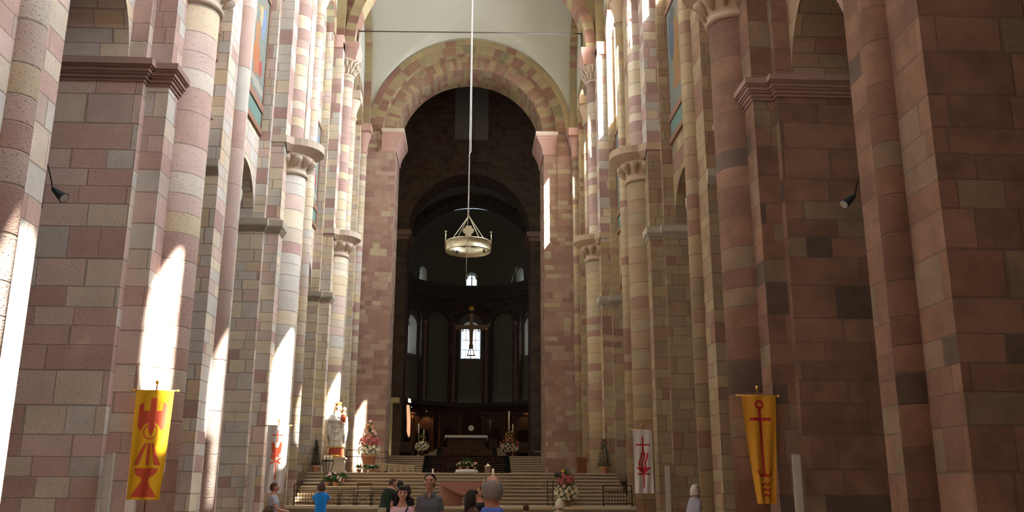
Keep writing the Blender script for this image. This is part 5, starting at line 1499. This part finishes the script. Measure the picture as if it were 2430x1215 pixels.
FM={'w':flowermesh('white_blossom',M['petalw'],M['petaly'],.075),'p':flowermesh('pink_blossom',M['petalp'],M['petalp'],.085),'l':flowermesh('pale_pink_blossom',M['petall'],M['petalw'],.08),'o':flowermesh('orange_blossom',M['petalo'],M['petaly'],.06),'y':flowermesh('yellow_blossom',M['petaly'],M['petalo'],.07)}
FN={'w':'white_flower','p':'pink_flower','l':'pale_pink_flower','o':'orange_flower','y':'yellow_flower'}
def blossom(root,base,p,d,kind,sc_=1):
    o=bpy.data.objects.new(FN[kind],FM[kind]); COL.objects.link(o); o.parent=root
    o.location=Vector(p)-Vector(base); q=Vector(d).to_track_quat('Z','Y'); o.rotation_mode='QUATERNION'; o.rotation_quaternion=q; o.scale=(sc_,)*3
def arrangement(label,c,potr,poth,layers,foli,seed,stand=0,potm=None,scale=1):
    r=random.Random(seed); c=Vector(c); root=thing('flower_arrangement',label,'flowers',c)
    if stand:
        g=G(c); g.lathe(c,[(potr*.8,0),(potr*.8,stand*.1),(potr*.5,stand*.2),(potr*.5,stand*.85),(potr*.85,stand)],n=20); g.build('stand',S['cap'],root)
    pot(root,c,(c.x,c.y,c.z+stand),potr,poth,potm)
    b=c+Vector((0,0,stand+poth))
    g=G(c)
    for (z,rx,rz,n) in foli:
        for i in range(n):
            d=rdir(r,-.5,1); p=b+Vector((d.x*rx*r.uniform(.5,1),d.y*rx*r.uniform(.5,1),z+d.z*rz*r.uniform(.5,1)))
            leafmesh(g,p,d+Vector((0,0,r.uniform(-.5,.5))),r.uniform(.09,.16)*scale,r.uniform(.02,.035)*scale)
    # stems
    for i in range(14):
        d=rdir(r,.3,1); g.tube([b+Vector((0,0,-.08)),b+d*.25*scale,b+Vector((d.x*foli[0][1],d.y*foli[0][1],foli[0][0]))*.9],.006,n=4)
    g.build('foliage',M['leaf'],root)
    for (kind,z,rx,rz,n,s_) in layers:
        for i in range(n):
            # even spread over the camera-facing and outer shell
            zz=-.8+1.7*(i+.5)/n; a=i*2.39996+seed
            q=sqrt(max(0,1-zz*zz)); d=Vector((q*cos(a),q*sin(a),zz))
            p=b+Vector((d.x*rx,d.y*rx,z+d.z*rz))+rdir(r)*.03
            blossom(root,c,p,d+rdir(r)*.3+Vector((0,-.25,0)),kind,s_*r.uniform(.85,1.15))
    return root
q=at(875,1100,44.4)
arrangement('big arrangement of pink, orange and white flowers in a terracotta vase, sunlit beside the statue',(q.x,44.4,2.35),.38,.42,
  [('w',.22,.50,.26,46,1.15),('p',.62,.45,.20,22,1.35),('l',.95,.30,.28,18,1.2),('o',1.1,.26,.35,20,1.1),('l',1.42,.14,.16,7,1.1)],[(.25,.44,.3,220),(.8,.3,.5,160),(1.3,.14,.25,50)],3,stand=.42)
q=at(1345,1190,36.75)
arrangement('big arrangement of white and dark pink flowers at the right end of the altar platform',(q.x,36.9,1.0),.20,.30,
  [('w',.22,.46,.30,44,1.25),('p',.68,.25,.28,26,1.3),('y',.25,.38,.15,4,1.3),('y',.95,.2,.12,3,1)],[(.25,.50,.38,420),(.7,.32,.38,200),(.0,.36,.3,200)],5)
q=at(1001,1060,60.2)
arrangement('white flowers with rusty foliage at the left end of the choir floor',(q.x,60.35,3.7),.2,.3,[('w',.32,.42,.30,40,1.3),('o',.8,.2,.25,12,1)],[(.3,.4,.35,220),(.8,.2,.3,80)],8,potm=M['wooddk'])
q=at(1208,1070,60.2)
arrangement('white and rust-red flowers at the right end of the choir floor, under the candles',(q.x,60.35,3.7),.22,.3,[('w',.25,.58,.28,40,1.2),('p',.45,.60,.35,16,1.2),('o',.95,.25,.4,26,1.2)],[(.3,.5,.35,220),(.9,.25,.4,120)],11,potm=M['wooddk'])
def potplant(label,c,r,h,kinds,seed,spread=.2,nf=12,leafn=90,name='potted_flowers',cat='potted plant'):
    rr=random.Random(seed); c=Vector(c); root=thing(name,label,cat,c); pot(root,c,c,r,h)
    g=G(c)
    for i in range(leafn):
        d=rdir(rr,.0,1); p=c+Vector((d.x*spread*.6,d.y*spread*.6,h+d.z*spread*.6)); leafmesh(g,p,d,rr.uniform(.08,.15),rr.uniform(.015,.03))
    g.build('foliage',M['leaf'],root)
    for i in range(nf):
        d=rdir(rr,.1,1); p=c+Vector((d.x*spread,d.y*spread,h+.03+d.z*spread)); blossom(root,c,p,d+Vector((0,-.3,.1)),kinds[i%len(kinds)],rr.uniform(.55,.8))
y=42.45
for i,(px,kd,lb) in enumerate(((852,'lw','first small pot of pale flowers below the big sunlit vase'),(866,'','small pot of green fern below the big sunlit vase'),(880,'wl','second small pot of pale flowers below the big sunlit vase'),(891,'','small green pot plant at the right end of the row below the vase'))):
    q=at(px,1120,y); potplant(lb,(q.x,y,2.35),.10,.15,kd or 'w',20+i,.17,10 if kd else 0,110)
for i,(px,kd,lb,nf) in enumerate(((1093,'l','pot of pink begonias on the left of the cloth table',10),(1110,'lw','terracotta pot with white and pink flowers in the middle of the cloth table',8),(1126,'l','pot of pink begonias on the right of the cloth table',10))):
    q=at(px,1110,43.1); potplant(lb,(q.x,43.05,2.53),.09,.12,kd,40+i,.17,nf,120)
q=at(1110,1100,43.35); potplant('wide leafy fern at the back of the cloth table',(q.x+.0,43.42,2.53),.10,.14,'w',50,.45,0,240)
# plants at the foot of the statue steps
for i,(px,Yy,z,kd,lb) in enumerate(((776,40.4,1.6+.15,'','green fern in a pot on the steps below the statue'),(797,40.4,1.75,'lw','pale pink and white potted flowers on the steps below the statue'),(812,40.8,1.9,'','feathery green fern on the steps right of the pale pink flowers'),(788,40.8,1.9,'l','pink potted flowers on the steps behind the pale ones'))):
    q=at(px,1140,Yy); potplant(lb,(q.x,Yy,z),.13,.16,kd or 'w',60+i,.26,12 if kd else 0,150)
def conifer(label,c,H,seed,tw=.32):
    rr=random.Random(seed); c=Vector(c); root=thing('potted_conifer',label,'potted tree',c); pot(root,c,c,.19,.30)
    g=G(c); g.tube([c+Vector((0,0,.2)),c+Vector((0,0,H*.9))],[.025,.01],n=6); g.build('trunk',M['wood'],root)
    g=G(c)
    for i in range(1500):
        t=rr.random()**1.4; z=.32+(H-.34)*t; rad=tw*(1-t)**.85*(.55+.45*rr.random())+.01; a=rr.uniform(0,2*PI)
        d=Vector((cos(a),sin(a),rr.uniform(-.2,.7))); p=c+Vector((cos(a)*rad*.75,sin(a)*rad*.75,z)); leafmesh(g,p,d,rr.uniform(.05,.11),rr.uniform(.010,.02))
    g.build('foliage',M['leafdk'],root)
q=at(748,1110,42.42); conifer('tall slim sunlit conifer in a terracotta pot left of the statue',(q.x,42.42,2.35),1.42,71,.24)
q=at(1434,1110,42.42); conifer('dark green potted conifer at the right end of the landing',(q.x,42.42,2.35),1.55,72,.42)
# iron candle stand in front of the statue
q=at(777,1110,41.2); o=(q.x,41.2,2.05); root=thing('candle_stand','tall curved iron candle stand on the steps in front of the statue','candle stand',o)
zt=at(777,1092,41.2).z
for s,a in ((-1,.0),(1,.0),(-.35,.1),(.35,-.1)):
    g=G(o); g.tube([(q.x+s*.10,41.2+a,2.05),(q.x+s*.12,41.2+a,2.3),(q.x+s*.26,41.2+a,2.75),(q.x+s*.24,41.2+a,zt-.02)],.018,n=6); g.build('bar',M['iron'],root)
g=G(o); g.lathe((q.x,41.2,zt-.05),[(.25,0),(.27,.03),(.25,.05)],n=20); g.build('drip_tray',M['iron'],root)
g=G(o); g.lathe((q.x,41.2,2.05),[(.17,0),(.17,.03),(.05,.06)],n=16); g.build('base',M['iron'],root)
for i,s in enumerate((-.7,0,.7)):
    candle('thick pale candle on the iron stand before the statue',q.x+s*.2,41.2,zt,.22,zt+.22,r=.045,stick=False,name='pillar_candle')['group']='candles on the iron stand'
# poinsettia/white flowers far right of the choir
q=at(1279,1072,60.6); root=thing('flower_box','row of small bluish-white flowers in a dark box beside the right arch jamb','flowers',(q.x,60.6,3.7)); o=(q.x,60.6,3.7)
g=G(o); g.box(q.x-.3,q.x+.3,60.5,60.75,3.7,3.95); g.build('box',M['wooddk'],root)
for i in range(8): blossom(root,o,(q.x-.26+.075*i,60.6,4.02+.02*(i%2)),(0,-.4,1),'w',.8)
# ------------------------------------------------------------------ lights
sc.view_settings.view_transform='Standard'; sc.view_settings.look='None'; sc.view_settings.gamma=1; sc.view_settings.exposure=0.0
w=bpy.data.worlds.new('sky'); sc.world=w; w.use_nodes=True
bg=w.node_tree.nodes['Background']; bg.inputs[0].default_value=(.75,.86,1,1); bg.inputs[1].default_value=1.0
def light(name,kind,loc,energy,color=(1,1,1),**k):
    l=bpy.data.lights.new(name,kind); l.energy=energy; l.color=color
    for a,v in k.items(): setattr(l,a,v)
    o=bpy.data.objects.new(name,l); COL.objects.link(o); o.location=loc; return o
def aim(o,d):
    o.rotation_euler=Vector(d).to_track_quat('-Z','Y').to_euler()
sun=light('sun','SUN',(40,-40,60),62.0,(1,.92,.78),angle=.009); aim(sun,(-1,1.04,-1.32))
for side in (-1,1):
    for i,(c,a) in enumerate(centres):
        e=2900 if side>0 else 330
        o=light('daylight_window_%s_%d'%('right' if side>0 else 'left',i+1),'AREA',(side*9.2,c,WIN_SILL+3.3),e,(.93,.96,1),shape='RECTANGLE',size=2.2,size_y=6.0)
        aim(o,(-side,0,-.25))

for v in WS:
    o=light('stall_lamp_light','SPOT',v,45,(1,.50,.20),spot_size=1.5,spot_blend=.6,shadow_soft_size=.05); aim(o,(0,.25,-1))
